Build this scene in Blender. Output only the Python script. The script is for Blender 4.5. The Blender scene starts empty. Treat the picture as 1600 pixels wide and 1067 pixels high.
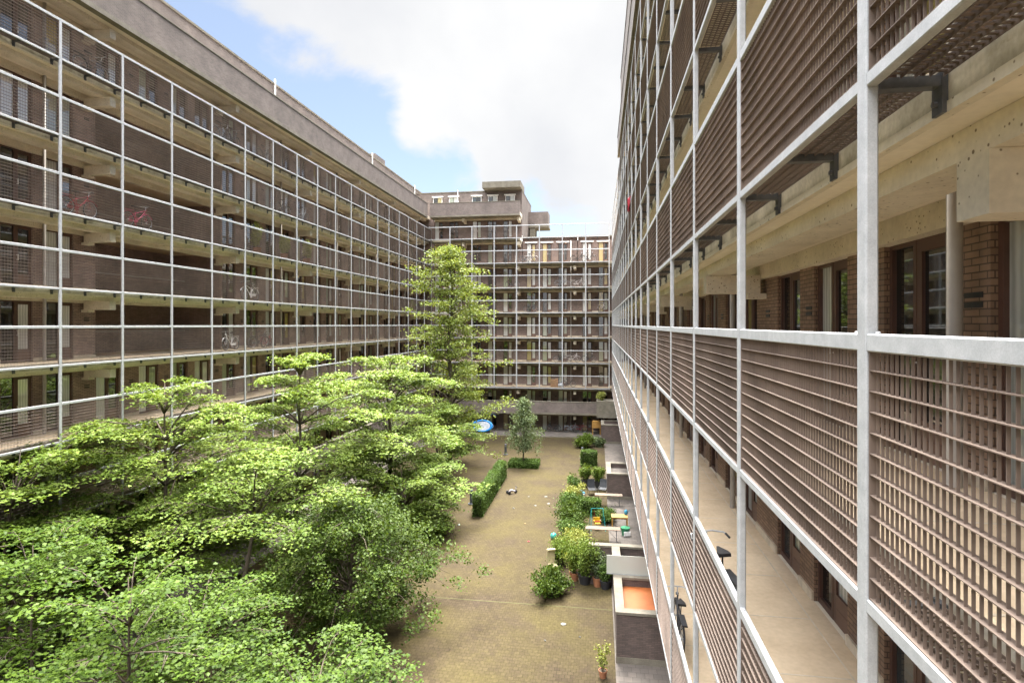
import bpy, math, random
import numpy as np
from mathutils import Vector, Matrix

random.seed(11)
RNG = np.random.default_rng(11)
SC = bpy.context.scene
COL = SC.collection
EYE = 12.6                      # camera height above the courtyard paving
YAW = math.atan(135 / 900)
CA, SA = math.cos(YAW), math.sin(YAW)
R = math.radians


# ------------------------------------------------------------------ survey helpers (photo pixel -> metres)
def ray(px):
    u = (px - 800) / 900
    return (u * CA - SA, u * SA + CA)


def at(px, d):
    dx, dy = ray(px)
    return (dx * d, dy * d)


def gd(y):
    return EYE * 900 / (y - 507)


def on_x(px, X):
    dx, dy = ray(px)
    return X / dx * dy


def on_y(px, Y):
    dx, dy = ray(px)
    return Y / dy * dx


def zat(y, d):
    return EYE + (507 - y) / 900 * d


# ------------------------------------------------------------------ materials
def nodes_of(name):
    m = bpy.data.materials.new(name)
    m.use_nodes = True
    nt = m.node_tree
    nt.nodes.clear()
    out = nt.nodes.new('ShaderNodeOutputMaterial')
    return m, nt, out


def N(nt, t, **kw):
    n = nt.nodes.new(t)
    for k, v in kw.items():
        if k.startswith('i_'):
            key = k[2:]
            n.inputs[int(key) if key.isdigit() else key.replace('_', ' ')].default_value = v
        else:
            setattr(n, k, v)
    return n


def L(nt, a, b):
    nt.links.new(a, b)


def rgba(c):
    return (c[0], c[1], c[2], 1.0)


def ramp(nt, stops, interp='LINEAR'):
    n = nt.nodes.new('ShaderNodeValToRGB')
    cr = n.color_ramp
    cr.interpolation = interp
    while len(cr.elements) < len(stops):
        cr.elements.new(0.5)
    for e, (p, c) in zip(cr.elements, stops):
        e.position = p
        e.color = rgba(c) if len(c) == 3 else c
    return n


def weathered(name, c1, c2, scale=3.0, rough=0.8, metal=0.0, bump=0.0, fine=0.0, detail=6, stretch=None, spots=None, spec=0.5, vary=0.0):
    """two-tone noise paint / concrete / metal, optional vertical streaks and pits"""
    m, nt, out = nodes_of(name)
    b = N(nt, 'ShaderNodeBsdfPrincipled', i_Roughness=rough, i_Metallic=metal)
    b.inputs['Specular IOR Level'].default_value = spec
    tc = N(nt, 'ShaderNodeNewGeometry')
    vec = tc.outputs['Position']
    if stretch:
        mp = N(nt, 'ShaderNodeMapping')
        mp.inputs['Scale'].default_value = stretch
        L(nt, vec, mp.inputs['Vector'])
        vec = mp.outputs['Vector']
    no = N(nt, 'ShaderNodeTexNoise', i_Scale=scale, i_Detail=detail, i_Roughness=0.62)
    L(nt, vec, no.inputs['Vector'])
    rp = ramp(nt, [(0.34, c1), (0.66, c2)])
    L(nt, no.outputs['Fac'], rp.inputs['Fac'])
    colour = rp.outputs['Color']
    if fine:
        n2 = N(nt, 'ShaderNodeTexNoise', i_Scale=scale * 14, i_Detail=4)
        L(nt, tc.outputs['Position'], n2.inputs['Vector'])
        mr = N(nt, 'ShaderNodeMapRange', i_1=0.3, i_2=0.7, i_3=1 - fine, i_4=1 + fine)
        L(nt, n2.outputs['Fac'], mr.inputs[0])
        mx = N(nt, 'ShaderNodeVectorMath', operation='SCALE')
        L(nt, colour, mx.inputs[0])
        L(nt, mr.outputs[0], mx.inputs['Scale'])
        colour = mx.outputs[0]
    if spots:
        vo = N(nt, 'ShaderNodeTexVoronoi', i_Scale=spots[0])
        L(nt, tc.outputs['Position'], vo.inputs['Vector'])
        gate = N(nt, 'ShaderNodeTexNoise', i_Scale=2.3, i_Detail=2)
        L(nt, tc.outputs['Position'], gate.inputs['Vector'])
        ad = N(nt, 'ShaderNodeMath', operation='MULTIPLY_ADD', i_1=-0.45, i_2=0.36)
        L(nt, gate.outputs['Fac'], ad.inputs[0])
        lt = N(nt, 'ShaderNodeMath', operation='ADD')
        L(nt, vo.outputs['Distance'], lt.inputs[0])
        L(nt, ad.outputs[0], lt.inputs[1])
        mr = N(nt, 'ShaderNodeMapRange', i_1=0.22, i_2=0.30, i_3=1.0, i_4=0.0)
        L(nt, lt.outputs[0], mr.inputs[0])
        mx = N(nt, 'ShaderNodeMix', data_type='RGBA')
        L(nt, mr.outputs[0], mx.inputs['Factor'])
        L(nt, colour, mx.inputs['A'])
        mx.inputs['B'].default_value = rgba(spots[1])
        colour = mx.outputs['Result']
    if vary:
        oi = N(nt, 'ShaderNodeObjectInfo')
        mr = N(nt, 'ShaderNodeMapRange', i_1=0, i_2=1, i_3=1 - vary, i_4=1 + vary)
        L(nt, oi.outputs['Random'], mr.inputs[0])
        mx = N(nt, 'ShaderNodeVectorMath', operation='SCALE')
        L(nt, colour, mx.inputs[0])
        L(nt, mr.outputs[0], mx.inputs['Scale'])
        colour = mx.outputs[0]
    L(nt, colour, b.inputs['Base Color'])
    if bump:
        bp = N(nt, 'ShaderNodeBump', i_Strength=bump, i_Distance=0.01)
        n3 = N(nt, 'ShaderNodeTexNoise', i_Scale=scale * 9, i_Detail=5)
        L(nt, tc.outputs['Position'], n3.inputs['Vector'])
        L(nt, n3.outputs['Fac'], bp.inputs['Height'])
        L(nt, bp.outputs['Normal'], b.inputs['Normal'])
    L(nt, b.outputs[0], out.inputs[0])
    return m


def brick(name, c1, c2, mortar, bw=0.215, rh=0.066, stain=None):
    m, nt, out = nodes_of(name)
    b = N(nt, 'ShaderNodeBsdfPrincipled', i_Roughness=0.85)
    uv = N(nt, 'ShaderNodeUVMap')
    br = N(nt, 'ShaderNodeTexBrick', i_Scale=1.0)
    br.inputs['Color1'].default_value = rgba(c1)
    br.inputs['Color2'].default_value = rgba(c2)
    br.inputs['Mortar'].default_value = rgba(mortar)
    br.inputs['Mortar Size'].default_value = 0.007
    br.inputs['Mortar Smooth'].default_value = 0.3
    br.inputs['Brick Width'].default_value = bw
    br.inputs['Row Height'].default_value = rh
    L(nt, uv.outputs[0], br.inputs['Vector'])
    no = N(nt, 'ShaderNodeTexNoise', i_Scale=0.9, i_Detail=8, i_Roughness=0.65)
    geo = N(nt, 'ShaderNodeNewGeometry')
    L(nt, geo.outputs['Position'], no.inputs['Vector'])
    mr = N(nt, 'ShaderNodeMapRange', i_1=0.3, i_2=0.7, i_3=0.72, i_4=1.25)
    L(nt, no.outputs['Fac'], mr.inputs[0])
    sc = N(nt, 'ShaderNodeVectorMath', operation='SCALE')
    L(nt, br.outputs['Color'], sc.inputs[0])
    L(nt, mr.outputs[0], sc.inputs['Scale'])
    colour = sc.outputs[0]
    if stain:
        n2 = N(nt, 'ShaderNodeTexNoise', i_Scale=0.55, i_Detail=7, i_Roughness=0.7)
        mp = N(nt, 'ShaderNodeMapping')
        mp.inputs['Location'].default_value = (17, 5, 3)
        mp.inputs['Scale'].default_value = (1, 1, 0.35)
        L(nt, geo.outputs['Position'], mp.inputs['Vector'])
        L(nt, mp.outputs['Vector'], n2.inputs['Vector'])
        r2 = N(nt, 'ShaderNodeMapRange', i_1=0.52, i_2=0.72, i_3=0.0, i_4=0.55)
        L(nt, n2.outputs['Fac'], r2.inputs[0])
        mx = N(nt, 'ShaderNodeMix', data_type='RGBA')
        L(nt, r2.outputs[0], mx.inputs['Factor'])
        L(nt, colour, mx.inputs['A'])
        mx.inputs['B'].default_value = rgba(stain)
        colour = mx.outputs['Result']
    L(nt, colour, b.inputs['Base Color'])
    bp = N(nt, 'ShaderNodeBump', i_Strength=0.6, i_Distance=0.006)
    inv = N(nt, 'ShaderNodeMath', operation='SUBTRACT', i_0=1.0)
    L(nt, br.outputs['Fac'], inv.inputs[1])
    L(nt, inv.outputs[0], bp.inputs['Height'])
    L(nt, bp.outputs['Normal'], b.inputs['Normal'])
    L(nt, b.outputs[0], out.inputs[0])
    return m


def paving(name):
    m, nt, out = nodes_of(name)
    b = N(nt, 'ShaderNodeBsdfPrincipled', i_Roughness=0.9)
    b.inputs['Specular IOR Level'].default_value = 0.12
    geo = N(nt, 'ShaderNodeNewGeometry')
    br = N(nt, 'ShaderNodeTexBrick', i_Scale=1.0)
    br.inputs['Color1'].default_value = rgba((0.050, 0.037, 0.022))
    br.inputs['Color2'].default_value = rgba((0.036, 0.026, 0.017))
    br.inputs['Mortar'].default_value = rgba((0.021, 0.0175, 0.008))
    br.inputs['Mortar Size'].default_value = 0.010
    br.inputs['Mortar Smooth'].default_value = 0.4
    br.inputs['Brick Width'].default_value = 0.2
    br.inputs['Row Height'].default_value = 0.2
    br.offset = 0.5
    L(nt, geo.outputs['Position'], br.inputs['Vector'])
    # moss film in broad bands
    n1 = N(nt, 'ShaderNodeTexNoise', i_Scale=0.28, i_Detail=9, i_Roughness=0.68)
    L(nt, geo.outputs['Position'], n1.inputs['Vector'])
    r1 = N(nt, 'ShaderNodeMapRange', i_1=0.38, i_2=0.64, i_3=0.05, i_4=0.75)
    L(nt, n1.outputs['Fac'], r1.inputs[0])
    mx = N(nt, 'ShaderNodeMix', data_type='RGBA')
    L(nt, r1.outputs[0], mx.inputs['Factor'])
    L(nt, br.outputs['Color'], mx.inputs['A'])
    moss = N(nt, 'ShaderNodeMix', data_type='RGBA', i_0=0.55)
    L(nt, br.outputs['Color'], moss.inputs['A'])
    moss.inputs['B'].default_value = rgba((0.074, 0.062, 0.017))
    L(nt, moss.outputs['Result'], mx.inputs['B'])
    # mauve worn patches
    n2 = N(nt, 'ShaderNodeTexNoise', i_Scale=0.6, i_Detail=6, i_Roughness=0.6)
    mp = N(nt, 'ShaderNodeMapping')
    mp.inputs['Location'].default_value = (31, 12, 0)
    L(nt, geo.outputs['Position'], mp.inputs['Vector'])
    L(nt, mp.outputs['Vector'], n2.inputs['Vector'])
    r2 = N(nt, 'ShaderNodeMapRange', i_1=0.53, i_2=0.7, i_3=0.0, i_4=0.6)
    L(nt, n2.outputs['Fac'], r2.inputs[0])
    m3 = N(nt, 'ShaderNodeMix', data_type='RGBA')
    L(nt, r2.outputs[0], m3.inputs['Factor'])
    L(nt, mx.outputs['Result'], m3.inputs['A'])
    mv = N(nt, 'ShaderNodeMix', data_type='RGBA', i_0=0.5)
    L(nt, br.outputs['Color'], mv.inputs['A'])
    mv.inputs['B'].default_value = rgba((0.0448, 0.0314, 0.0243))
    L(nt, mv.outputs['Result'], m3.inputs['B'])
    n4 = N(nt, 'ShaderNodeTexNoise', i_Scale=9.0, i_Detail=6)
    L(nt, geo.outputs['Position'], n4.inputs['Vector'])
    r4 = N(nt, 'ShaderNodeMapRange', i_1=0.3, i_2=0.7, i_3=0.82, i_4=1.2)
    L(nt, n4.outputs['Fac'], r4.inputs[0])
    sc = N(nt, 'ShaderNodeVectorMath', operation='SCALE')
    L(nt, m3.outputs['Result'], sc.inputs[0])
    L(nt, r4.outputs[0], sc.inputs['Scale'])
    L(nt, sc.outputs[0], b.inputs['Base Color'])
    bp = N(nt, 'ShaderNodeBump', i_Strength=0.5, i_Distance=0.006)
    inv = N(nt, 'ShaderNodeMath', operation='SUBTRACT', i_0=1.0)
    L(nt, br.outputs['Fac'], inv.inputs[1])
    L(nt, inv.outputs[0], bp.inputs['Height'])
    L(nt, bp.outputs['Normal'], b.inputs['Normal'])
    L(nt, b.outputs[0], out.inputs[0])
    return m


def glass_pane(name, stops, fold=60.0):
    """a pane with whatever hangs right behind it: blinds, curtains or a dark room; differs pane by pane"""
    m, nt, out = nodes_of(name)
    b = N(nt, 'ShaderNodeBsdfPrincipled', i_Roughness=0.03, i_IOR=2.3)
    oi = N(nt, 'ShaderNodeObjectInfo')
    geo = N(nt, 'ShaderNodeNewGeometry')
    ad = N(nt, 'ShaderNodeMath', operation='ADD')
    L(nt, oi.outputs['Random'], ad.inputs[0])
    L(nt, geo.outputs['Random Per Island'], ad.inputs[1])
    fr = N(nt, 'ShaderNodeMath', operation='FRACT')
    L(nt, ad.outputs[0], fr.inputs[0])
    rp = ramp(nt, stops, 'CONSTANT')
    L(nt, fr.outputs[0], rp.inputs['Fac'])
    uv = N(nt, 'ShaderNodeUVMap')
    wv = N(nt, 'ShaderNodeTexWave', i_Scale=fold / 20, i_Distortion=1.5, i_Detail=2)
    L(nt, uv.outputs[0], wv.inputs['Vector'])
    mr = N(nt, 'ShaderNodeMapRange', i_1=0, i_2=1, i_3=0.72, i_4=1.1)
    L(nt, wv.outputs['Fac'], mr.inputs[0])
    sc = N(nt, 'ShaderNodeVectorMath', operation='SCALE')
    L(nt, rp.outputs['Color'], sc.inputs[0])
    L(nt, mr.outputs[0], sc.inputs['Scale'])
    L(nt, sc.outputs[0], b.inputs['Base Color'])
    L(nt, b.outputs[0], out.inputs[0])
    return m


def leaf_mat(name, c1, c2, trans=0.28, rough=0.55):
    m, nt, out = nodes_of(name)
    geo = N(nt, 'ShaderNodeNewGeometry')
    no = N(nt, 'ShaderNodeTexNoise', i_Scale=0.7, i_Detail=3)
    L(nt, geo.outputs['Position'], no.inputs['Vector'])
    ad = N(nt, 'ShaderNodeMath', operation='MULTIPLY_ADD', i_1=0.9, i_2=-0.28)
    L(nt, no.outputs['Fac'], ad.inputs[0])
    a2 = N(nt, 'ShaderNodeMath', operation='MULTIPLY_ADD', i_1=0.65)
    L(nt, geo.outputs['Random Per Island'], a2.inputs[0])
    L(nt, ad.outputs[0], a2.inputs[2])
    rp = ramp(nt, [(0.15, c1), (0.85, c2)])
    L(nt, a2.outputs[0], rp.inputs['Fac'])
    b = N(nt, 'ShaderNodeBsdfPrincipled', i_Roughness=rough)
    b.inputs['Specular IOR Level'].default_value = 0.16
    L(nt, rp.outputs['Color'], b.inputs['Base Color'])
    t = N(nt, 'ShaderNodeBsdfTranslucent')
    hs = N(nt, 'ShaderNodeVectorMath', operation='MULTIPLY')
    hs.inputs[1].default_value = (1.25, 1.15, 0.55)
    L(nt, rp.outputs['Color'], hs.inputs[0])
    L(nt, hs.outputs[0], t.inputs['Color'])
    mx = N(nt, 'ShaderNodeMixShader', i_0=trans)
    L(nt, b.outputs[0], mx.inputs[1])
    L(nt, t.outputs[0], mx.inputs[2])
    L(nt, mx.outputs[0], out.inputs[0])
    return m


def plain(name, c, rough=0.6, metal=0.0):
    c2 = tuple(min(1, x * 1.15) for x in c)
    c1 = tuple(x * 0.85 for x in c)
    return weathered(name, c1, c2, scale=5, rough=rough, metal=metal, fine=0.05)


M = {}
M['steel'] = weathered('galvanised_steel', (0.336, 0.344, 0.3536), (0.424, 0.4304, 0.44), scale=9, rough=0.5, metal=0.15, fine=0.10)
M['grate'] = weathered('brown_coated_steel', (0.110, 0.080, 0.063), (0.180, 0.134, 0.107), scale=1.1, rough=0.6, fine=0.06, vary=0.14)
M['grate_brightened'] = weathered('brightened_brown_steel', (0.165, 0.130, 0.112), (0.27, 0.218, 0.19), scale=1.1, rough=0.6, fine=0.06, vary=0.14)  # brown coat with light painted in, for the dim left and far screens
M['bracket'] = weathered('dark_steel', (0.07, 0.075, 0.085), (0.14, 0.14, 0.145), scale=8, rough=0.5, metal=0.5)
M['concrete'] = weathered('cream_concrete', (0.56, 0.50, 0.395), (0.70, 0.635, 0.51), scale=1.4, rough=0.85, fine=0.07, bump=0.15, spots=(16, (0.20, 0.155, 0.10)))
M['soffit'] = weathered('cast_soffit', (0.68, 0.61, 0.49), (0.78, 0.71, 0.59), scale=1.0, rough=0.85, fine=0.05)
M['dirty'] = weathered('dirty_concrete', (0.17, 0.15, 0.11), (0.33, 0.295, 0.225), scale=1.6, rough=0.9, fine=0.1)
M['fascia'] = weathered('stained_concrete', (0.30, 0.27, 0.20), (0.62, 0.565, 0.46), scale=2.2, rough=0.9, fine=0.10, stretch=(1, 1, 0.7))
M['deck'] = weathered('tan_screed', (0.52, 0.40, 0.27), (0.66, 0.53, 0.375), scale=0.9, rough=0.85, fine=0.06, spec=0.2)
M['joint'] = plain('pale_joint', (0.55, 0.47, 0.36), 0.8)
M['coping'] = weathered('pale_stone', (0.121, 0.1066, 0.0806), (0.1843, 0.1642, 0.1296), scale=2.0, rough=0.9, fine=0.12)
M['brick'] = brick('brown_brick', (0.35, 0.25, 0.21), (0.26, 0.185, 0.158), (0.07, 0.05, 0.042))
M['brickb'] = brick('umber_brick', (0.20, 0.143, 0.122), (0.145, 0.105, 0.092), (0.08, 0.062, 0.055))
M['brickw'] = brick('warm_brick', (0.275, 0.178, 0.118), (0.20, 0.128, 0.086), (0.085, 0.06, 0.045))
M['brickp'] = brick('weathered_brick', (0.1584, 0.1253, 0.1112), (0.1162, 0.0915, 0.083), (0.1901, 0.1619, 0.1443), stain=(0.0704, 0.0598, 0.0521))
M['brickd'] = brick('dark_brick', (0.13, 0.092, 0.078), (0.085, 0.062, 0.055), (0.06, 0.05, 0.045))
M['frame'] = weathered('brown_frame', (0.075, 0.038, 0.028), (0.10, 0.05, 0.036), scale=3, rough=0.5)
M['panel'] = weathered('brown_panel', (0.125, 0.068, 0.048), (0.155, 0.088, 0.062), scale=3, rough=0.55)
M['handle'] = plain('white_handle', (0.72, 0.72, 0.70), 0.35)
M['pipe'] = weathered('grey_pipe', (0.33, 0.30, 0.27), (0.40, 0.37, 0.335), scale=3, rough=0.5)
M['white'] = plain('white_paint', (0.74, 0.74, 0.73), 0.5)
M['black'] = plain('black_rubber', (0.018, 0.018, 0.02), 0.55)
M['pane'] = glass_pane('window_glass', [(0.0, (0.012, 0.013, 0.012)), (0.26, (0.45, 0.47, 0.44)), (0.52, (0.02, 0.022, 0.02)), (0.64, (0.30, 0.34, 0.27)),
                                        (0.74, (0.03, 0.045, 0.05)), (0.84, (0.55, 0.56, 0.53)), (0.95, (0.36, 0.31, 0.13))])
M['pane_blind'] = glass_pane('blind_window_glass', [(0.0, (0.014, 0.016, 0.014)), (0.22, (0.62, 0.64, 0.62)), (0.46, (0.02, 0.025, 0.02)), (0.56, (0.40, 0.44, 0.34)), (0.68, (0.70, 0.70, 0.68)), (0.86, (0.03, 0.04, 0.045)), (0.95, (0.45, 0.36, 0.15))])
M['panel_dark'] = plain('dark_panel', (0.03, 0.03, 0.032), 0.5)
M['paving'] = paving('mossy_pavers')
M['terrace'] = brick('grey_pavers', (0.096, 0.08, 0.0688), (0.072, 0.0608, 0.0528), (0.04, 0.0352, 0.0304), bw=0.3, rh=0.3)
M['bark'] = weathered('bark', (0.055, 0.042, 0.03), (0.11, 0.085, 0.06), scale=7, rough=0.9, bump=0.4, stretch=(1, 1, 0.3))
M['bark_pale'] = weathered('pale_bark', (0.12, 0.10, 0.07), (0.19, 0.16, 0.115), scale=7, rough=0.9, stretch=(1, 1, 0.3))
M['leaf_lime'] = leaf_mat('lime_leaf', (0.085, 0.142, 0.016), (0.185, 0.245, 0.055))
M['leaf_mid'] = leaf_mat('mid_leaf', (0.052, 0.095, 0.009), (0.14, 0.192, 0.036))
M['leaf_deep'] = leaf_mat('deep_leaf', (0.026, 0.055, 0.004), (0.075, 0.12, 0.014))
M['leaf_dark'] = leaf_mat('dark_leaf', (0.025, 0.05, 0.005), (0.075, 0.112, 0.018))
M['leaf_tall'] = leaf_mat('tall_leaf', (0.095, 0.14, 0.024), (0.225, 0.265, 0.072))
M['leaf_grey'] = leaf_mat('grey_leaf', (0.08, 0.116, 0.048), (0.16, 0.204, 0.104), trans=0.2)
M['leaf_hedge'] = leaf_mat('hedge_leaf', (0.04, 0.076, 0.0144), (0.104, 0.168, 0.036), trans=0.2)
M['leaf_yellow'] = leaf_mat('yellow_leaf', (0.1792, 0.2112, 0.0384), (0.32, 0.3328, 0.1088))
M['twig_dark'] = plain('hedge_core', (0.03, 0.035, 0.015), 0.95)
M['terracotta'] = weathered('terracotta', (0.24, 0.0938, 0.045), (0.315, 0.135, 0.0638), scale=6, rough=0.8)
M['pot_black'] = plain('black_plastic', (0.025, 0.026, 0.03), 0.45)
M['soil'] = plain('soil', (0.06, 0.045, 0.03), 0.95)
M['orange'] = weathered('orange_tarp', (0.22, 0.058, 0.01), (0.28, 0.078, 0.014), scale=2, rough=0.6)
M['blue'] = plain('pool_blue', (0.02, 0.22, 0.55), 0.35)
M['poolwhite'] = plain('pool_white', (0.49, 0.518, 0.56), 0.4)
M['teal'] = plain('teal_rubber', (0.018, 0.264, 0.252), 0.35)
M['orangeball'] = plain('orange_rubber', (0.75, 0.22, 0.02), 0.35)
M['red'] = plain('red_paint', (0.27, 0.015, 0.0263), 0.4)
M['pink'] = plain('pink_paint', (0.465, 0.045, 0.12), 0.4)
M['palebike'] = plain('pale_paint', (0.66, 0.62, 0.60), 0.4)
M['darkbike'] = plain('dark_paint', (0.03, 0.032, 0.038), 0.4)
M['greybike'] = plain('grey_paint', (0.25, 0.27, 0.30), 0.4)
M['orangebike'] = plain('orange_paint', (0.55, 0.25, 0.03), 0.4)
M['yellow'] = plain('yellow_plastic', (0.45, 0.3, 0.018), 0.4)
M['tablewood'] = weathered('orange_wood', (0.286, 0.1485, 0.033), (0.341, 0.187, 0.0495), scale=4, rough=0.55, stretch=(1, 6, 1))
M['greywood'] = weathered('weathered_wood', (0.1375, 0.0963, 0.0688), (0.187, 0.1375, 0.1018), scale=5, rough=0.8, stretch=(1, 8, 1))
M['darkchair'] = plain('charcoal_mesh', (0.020, 0.022, 0.027), 0.5)
M['bollard'] = plain('bollard_paint', (0.055, 0.06, 0.075), 0.45)
M['green'] = plain('green_plastic', (0.012, 0.132, 0.06), 0.4)
M['cardboard'] = plain('cardboard', (0.322, 0.182, 0.084), 0.8)
M['paper'] = plain('paper', (0.13, 0.125, 0.11), 0.8)
M['cream'] = plain('cream_plastic', (0.36, 0.31, 0.18), 0.45)
M['toyblue'] = plain('blue_plastic', (0.018, 0.18, 0.3), 0.4)
M['lavender'] = plain('lavender_plastic', (0.33, 0.3, 0.36), 0.45)


def frosted():
    m, nt, out = nodes_of('frosted_glass')
    b = N(nt, 'ShaderNodeBsdfPrincipled', i_Roughness=0.55)
    b.inputs['Base Color'].default_value = (0.52, 0.53, 0.48, 1)
    b.inputs['Transmission Weight'].default_value = 0.25
    L(nt, b.outputs[0], out.inputs[0])
    return m


M['frosted'] = frosted()


# ------------------------------------------------------------------ mesh builder
class MB:
    def __init__(s):
        s.v, s.f, s.m = [], [], []

    def box(s, x0, x1, y0, y1, z0, z1, m=0):
        b = len(s.v)
        s.v += [(x0, y0, z0), (x1, y0, z0), (x1, y1, z0), (x0, y1, z0), (x0, y0, z1), (x1, y0, z1), (x1, y1, z1), (x0, y1, z1)]
        for q in ((0, 3, 2, 1), (4, 5, 6, 7), (0, 1, 5, 4), (1, 2, 6, 5), (2, 3, 7, 6), (3, 0, 4, 7)):
            s.f.append(tuple(b + i for i in q))
            s.m.append(m)
        return s

    def bevbox(s, x0, x1, y0, y1, z0, z1, c=0.008, m=0):
        """box with its four vertical and horizontal long edges chamfered along x"""
        prof = [(y0 + c, z0), (y1 - c, z0), (y1, z0 + c), (y1, z1 - c), (y1 - c, z1), (y0 + c, z1), (y0, z1 - c), (y0, z0 + c)]
        b = len(s.v)
        for x in (x0, x1):
            s.v += [(x, y, z) for y, z in prof]
        for i in range(8):
            j = (i + 1) % 8
            s.f.append((b + i, b + 8 + i, b + 8 + j, b + j))
            s.m.append(m)
        s.f.append(tuple(b + i for i in range(8)))
        s.f.append(tuple(b + 8 + i for i in reversed(range(8))))
        s.m += [m, m]
        return s

    def post(s, x0, x1, y0, y1, z0, z1, c=0.01, m=0):
        prof = [(x0 + c, y0), (x1 - c, y0), (x1, y0 + c), (x1, y1 - c), (x1 - c, y1), (x0 + c, y1), (x0, y1 - c), (x0, y0 + c)]
        return s.prism(prof, z0, z1, m)

    def prism(s, poly, z0, z1, m=0):
        b, n = len(s.v), len(poly)
        s.v += [(x, y, z0) for x, y in poly] + [(x, y, z1) for x, y in poly]
        for i in range(n):
            j = (i + 1) % n
            s.f.append((b + i, b + j, b + n + j, b + n + i))
            s.m.append(m)
        s.f.append(tuple(b + i for i in reversed(range(n))))
        s.f.append(tuple(b + n + i for i in range(n)))
        s.m += [m, m]
        return s

    def tube(s, pts, r, n=8, m=0):
        pts = [Vector(p) for p in pts]
        k = len(pts)
        rs = r if isinstance(r, (list, tuple)) else [r] * k
        b = len(s.v)
        ref = None
        for i, p in enumerate(pts):
            t = (pts[min(i + 1, k - 1)] - pts[max(i - 1, 0)])
            t = t.normalized() if t.length > 1e-9 else Vector((0, 0, 1))
            if ref is None:
                ref = Vector((1, 0, 0)) if abs(t.x) < 0.8 else Vector((0, 1, 0))
            u = (ref - t * ref.dot(t))
            u = u.normalized() if u.length > 1e-6 else t.orthogonal().normalized()
            ref = u
            w = t.cross(u)
            for j in range(n):
                a = 2 * math.pi * j / n
                q = p + (u * math.cos(a) + w * math.sin(a)) * rs[i]
                s.v.append((q.x, q.y, q.z))
        for i in range(k - 1):
            for j in range(n):
                j2 = (j + 1) % n
                s.f.append((b + i * n + j, b + i * n + j2, b + (i + 1) * n + j2, b + (i + 1) * n + j))
                s.m.append(m)
        s.f.append(tuple(b + j for j in reversed(range(n))))
        s.f.append(tuple(b + (k - 1) * n + j for j in range(n)))
        s.m += [m, m]
        return s

    def ring(s, c, rad, r, axis='y', n=24, k=6, m=0, sx=1.0, sz=1.0):
        """closed torus round an axis"""
        b = len(s.v)
        for i in range(n):
            a = 2 * math.pi * i / n
            for j in range(k):
                t = 2 * math.pi * j / k
                rr = rad + r * math.cos(t)
                if axis == 'y':
                    p = (c[0] + rr * math.cos(a) * sx, c[1] + r * math.sin(t), c[2] + rr * math.sin(a) * sz)
                else:
                    p = (c[0] + rr * math.cos(a) * sx, c[1] + rr * math.sin(a) * sz, c[2] + r * math.sin(t))
                s.v.append(p)
        for i in range(n):
            for j in range(k):
                s.f.append((b + i * k + j, b + i * k + (j + 1) % k, b + ((i + 1) % n) * k + (j + 1) % k, b + ((i + 1) % n) * k + j))
                s.m.append(m)
        return s

    def lathe(s, prof, c=(0, 0, 0), n=20, m=0, sx=1.0, sy=1.0):
        b = len(s.v)
        for r, z in prof:
            for j in range(n):
                a = 2 * math.pi * j / n
                s.v.append((c[0] + r * math.cos(a) * sx, c[1] + r * math.sin(a) * sy, c[2] + z))
        for i in range(len(prof) - 1):
            for j in range(n):
                j2 = (j + 1) % n
                s.f.append((b + i * n + j, b + i * n + j2, b + (i + 1) * n + j2, b + (i + 1) * n + j))
                s.m.append(m)
        s.f.append(tuple(b + j for j in reversed(range(n))))
        s.f.append(tuple(b + (len(prof) - 1) * n + j for j in range(n)))
        s.m += [m, m]
        return s

    def add(s, o, off=(0, 0, 0), mo=0):
        b = len(s.v)
        s.v += [(x + off[0], y + off[1], z + off[2]) for x, y, z in o.v]
        s.f += [tuple(b + i for i in q) for q in o.f]
        s.m += [k + mo for k in o.m]
        return s

    def mesh(s, name, mats, smooth=False):
        me = bpy.data.meshes.new(name)
        me.from_pydata(s.v, [], s.f)
        for m in (mats if isinstance(mats, (list, tuple)) else [mats]):
            me.materials.append(m)
        me.polygons.foreach_set('material_index', s.m)
        if smooth:
            me.polygons.foreach_set('use_smooth', [True] * len(s.f))
        uv = me.uv_layers.new(name='UVMap')
        co = np.array(s.v)
        me.update()
        nv = np.empty(len(s.f) * 3)
        me.polygons.foreach_get('normal', nv)
        ax = np.abs(nv.reshape(-1, 3)).argmax(1)
        tot = np.array([len(q) for q in s.f])
        axl = np.repeat(ax, tot)
        vi = np.concatenate([np.array(q) for q in s.f])
        P = co[vi]
        U = np.where((axl == 0)[:, None], P[:, [1, 2]], np.where((axl == 1)[:, None], P[:, [0, 2]], P[:, [0, 1]]))
        uv.data.foreach_set('uv', U.ravel())
        return me

    def build(s, name, mats, parent=None, smooth=False, loc=None, rotz=0.0):
        return put(s.mesh(name, mats, smooth), name, parent, loc, rotz)


def put(me, name, parent=None, loc=None, rotz=0.0):
    o = bpy.data.objects.new(name, me)
    COL.objects.link(o)
    if parent is not None:
        o.parent = parent
    if loc is not None:
        o.location = loc
    o.rotation_euler.z = rotz
    return o


def tag(o, label=None, cat=None, group=None, kind=None):
    if label:
        o['label'] = label
    if cat:
        o['category'] = cat
    if group:
        o['group'] = group
    if kind:
        o['kind'] = kind
    return o


def empty(name, label, cat, loc=(0, 0, 0), rotz=0.0, group=None):
    o = bpy.data.objects.new(name, None)
    COL.objects.link(o)
    o.location = loc
    o.rotation_euler.z = rotz
    o.empty_display_size = 0.3
    return tag(o, label, cat, group)


def frame_score(p):
    """smaller shows larger in the photo"""
    d = -p[0] * SA + p[1] * CA
    if d < 0.3:
        return 1e6 - d
    r = p[0] * CA + p[1] * SA
    u, v = r / d * 900 + 800, 507 - (p[2] - EYE) / d * 900
    pen = 0 if (-150 < u < 1750 and -150 < v < 1217) else 1000
    return d + pen


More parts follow.
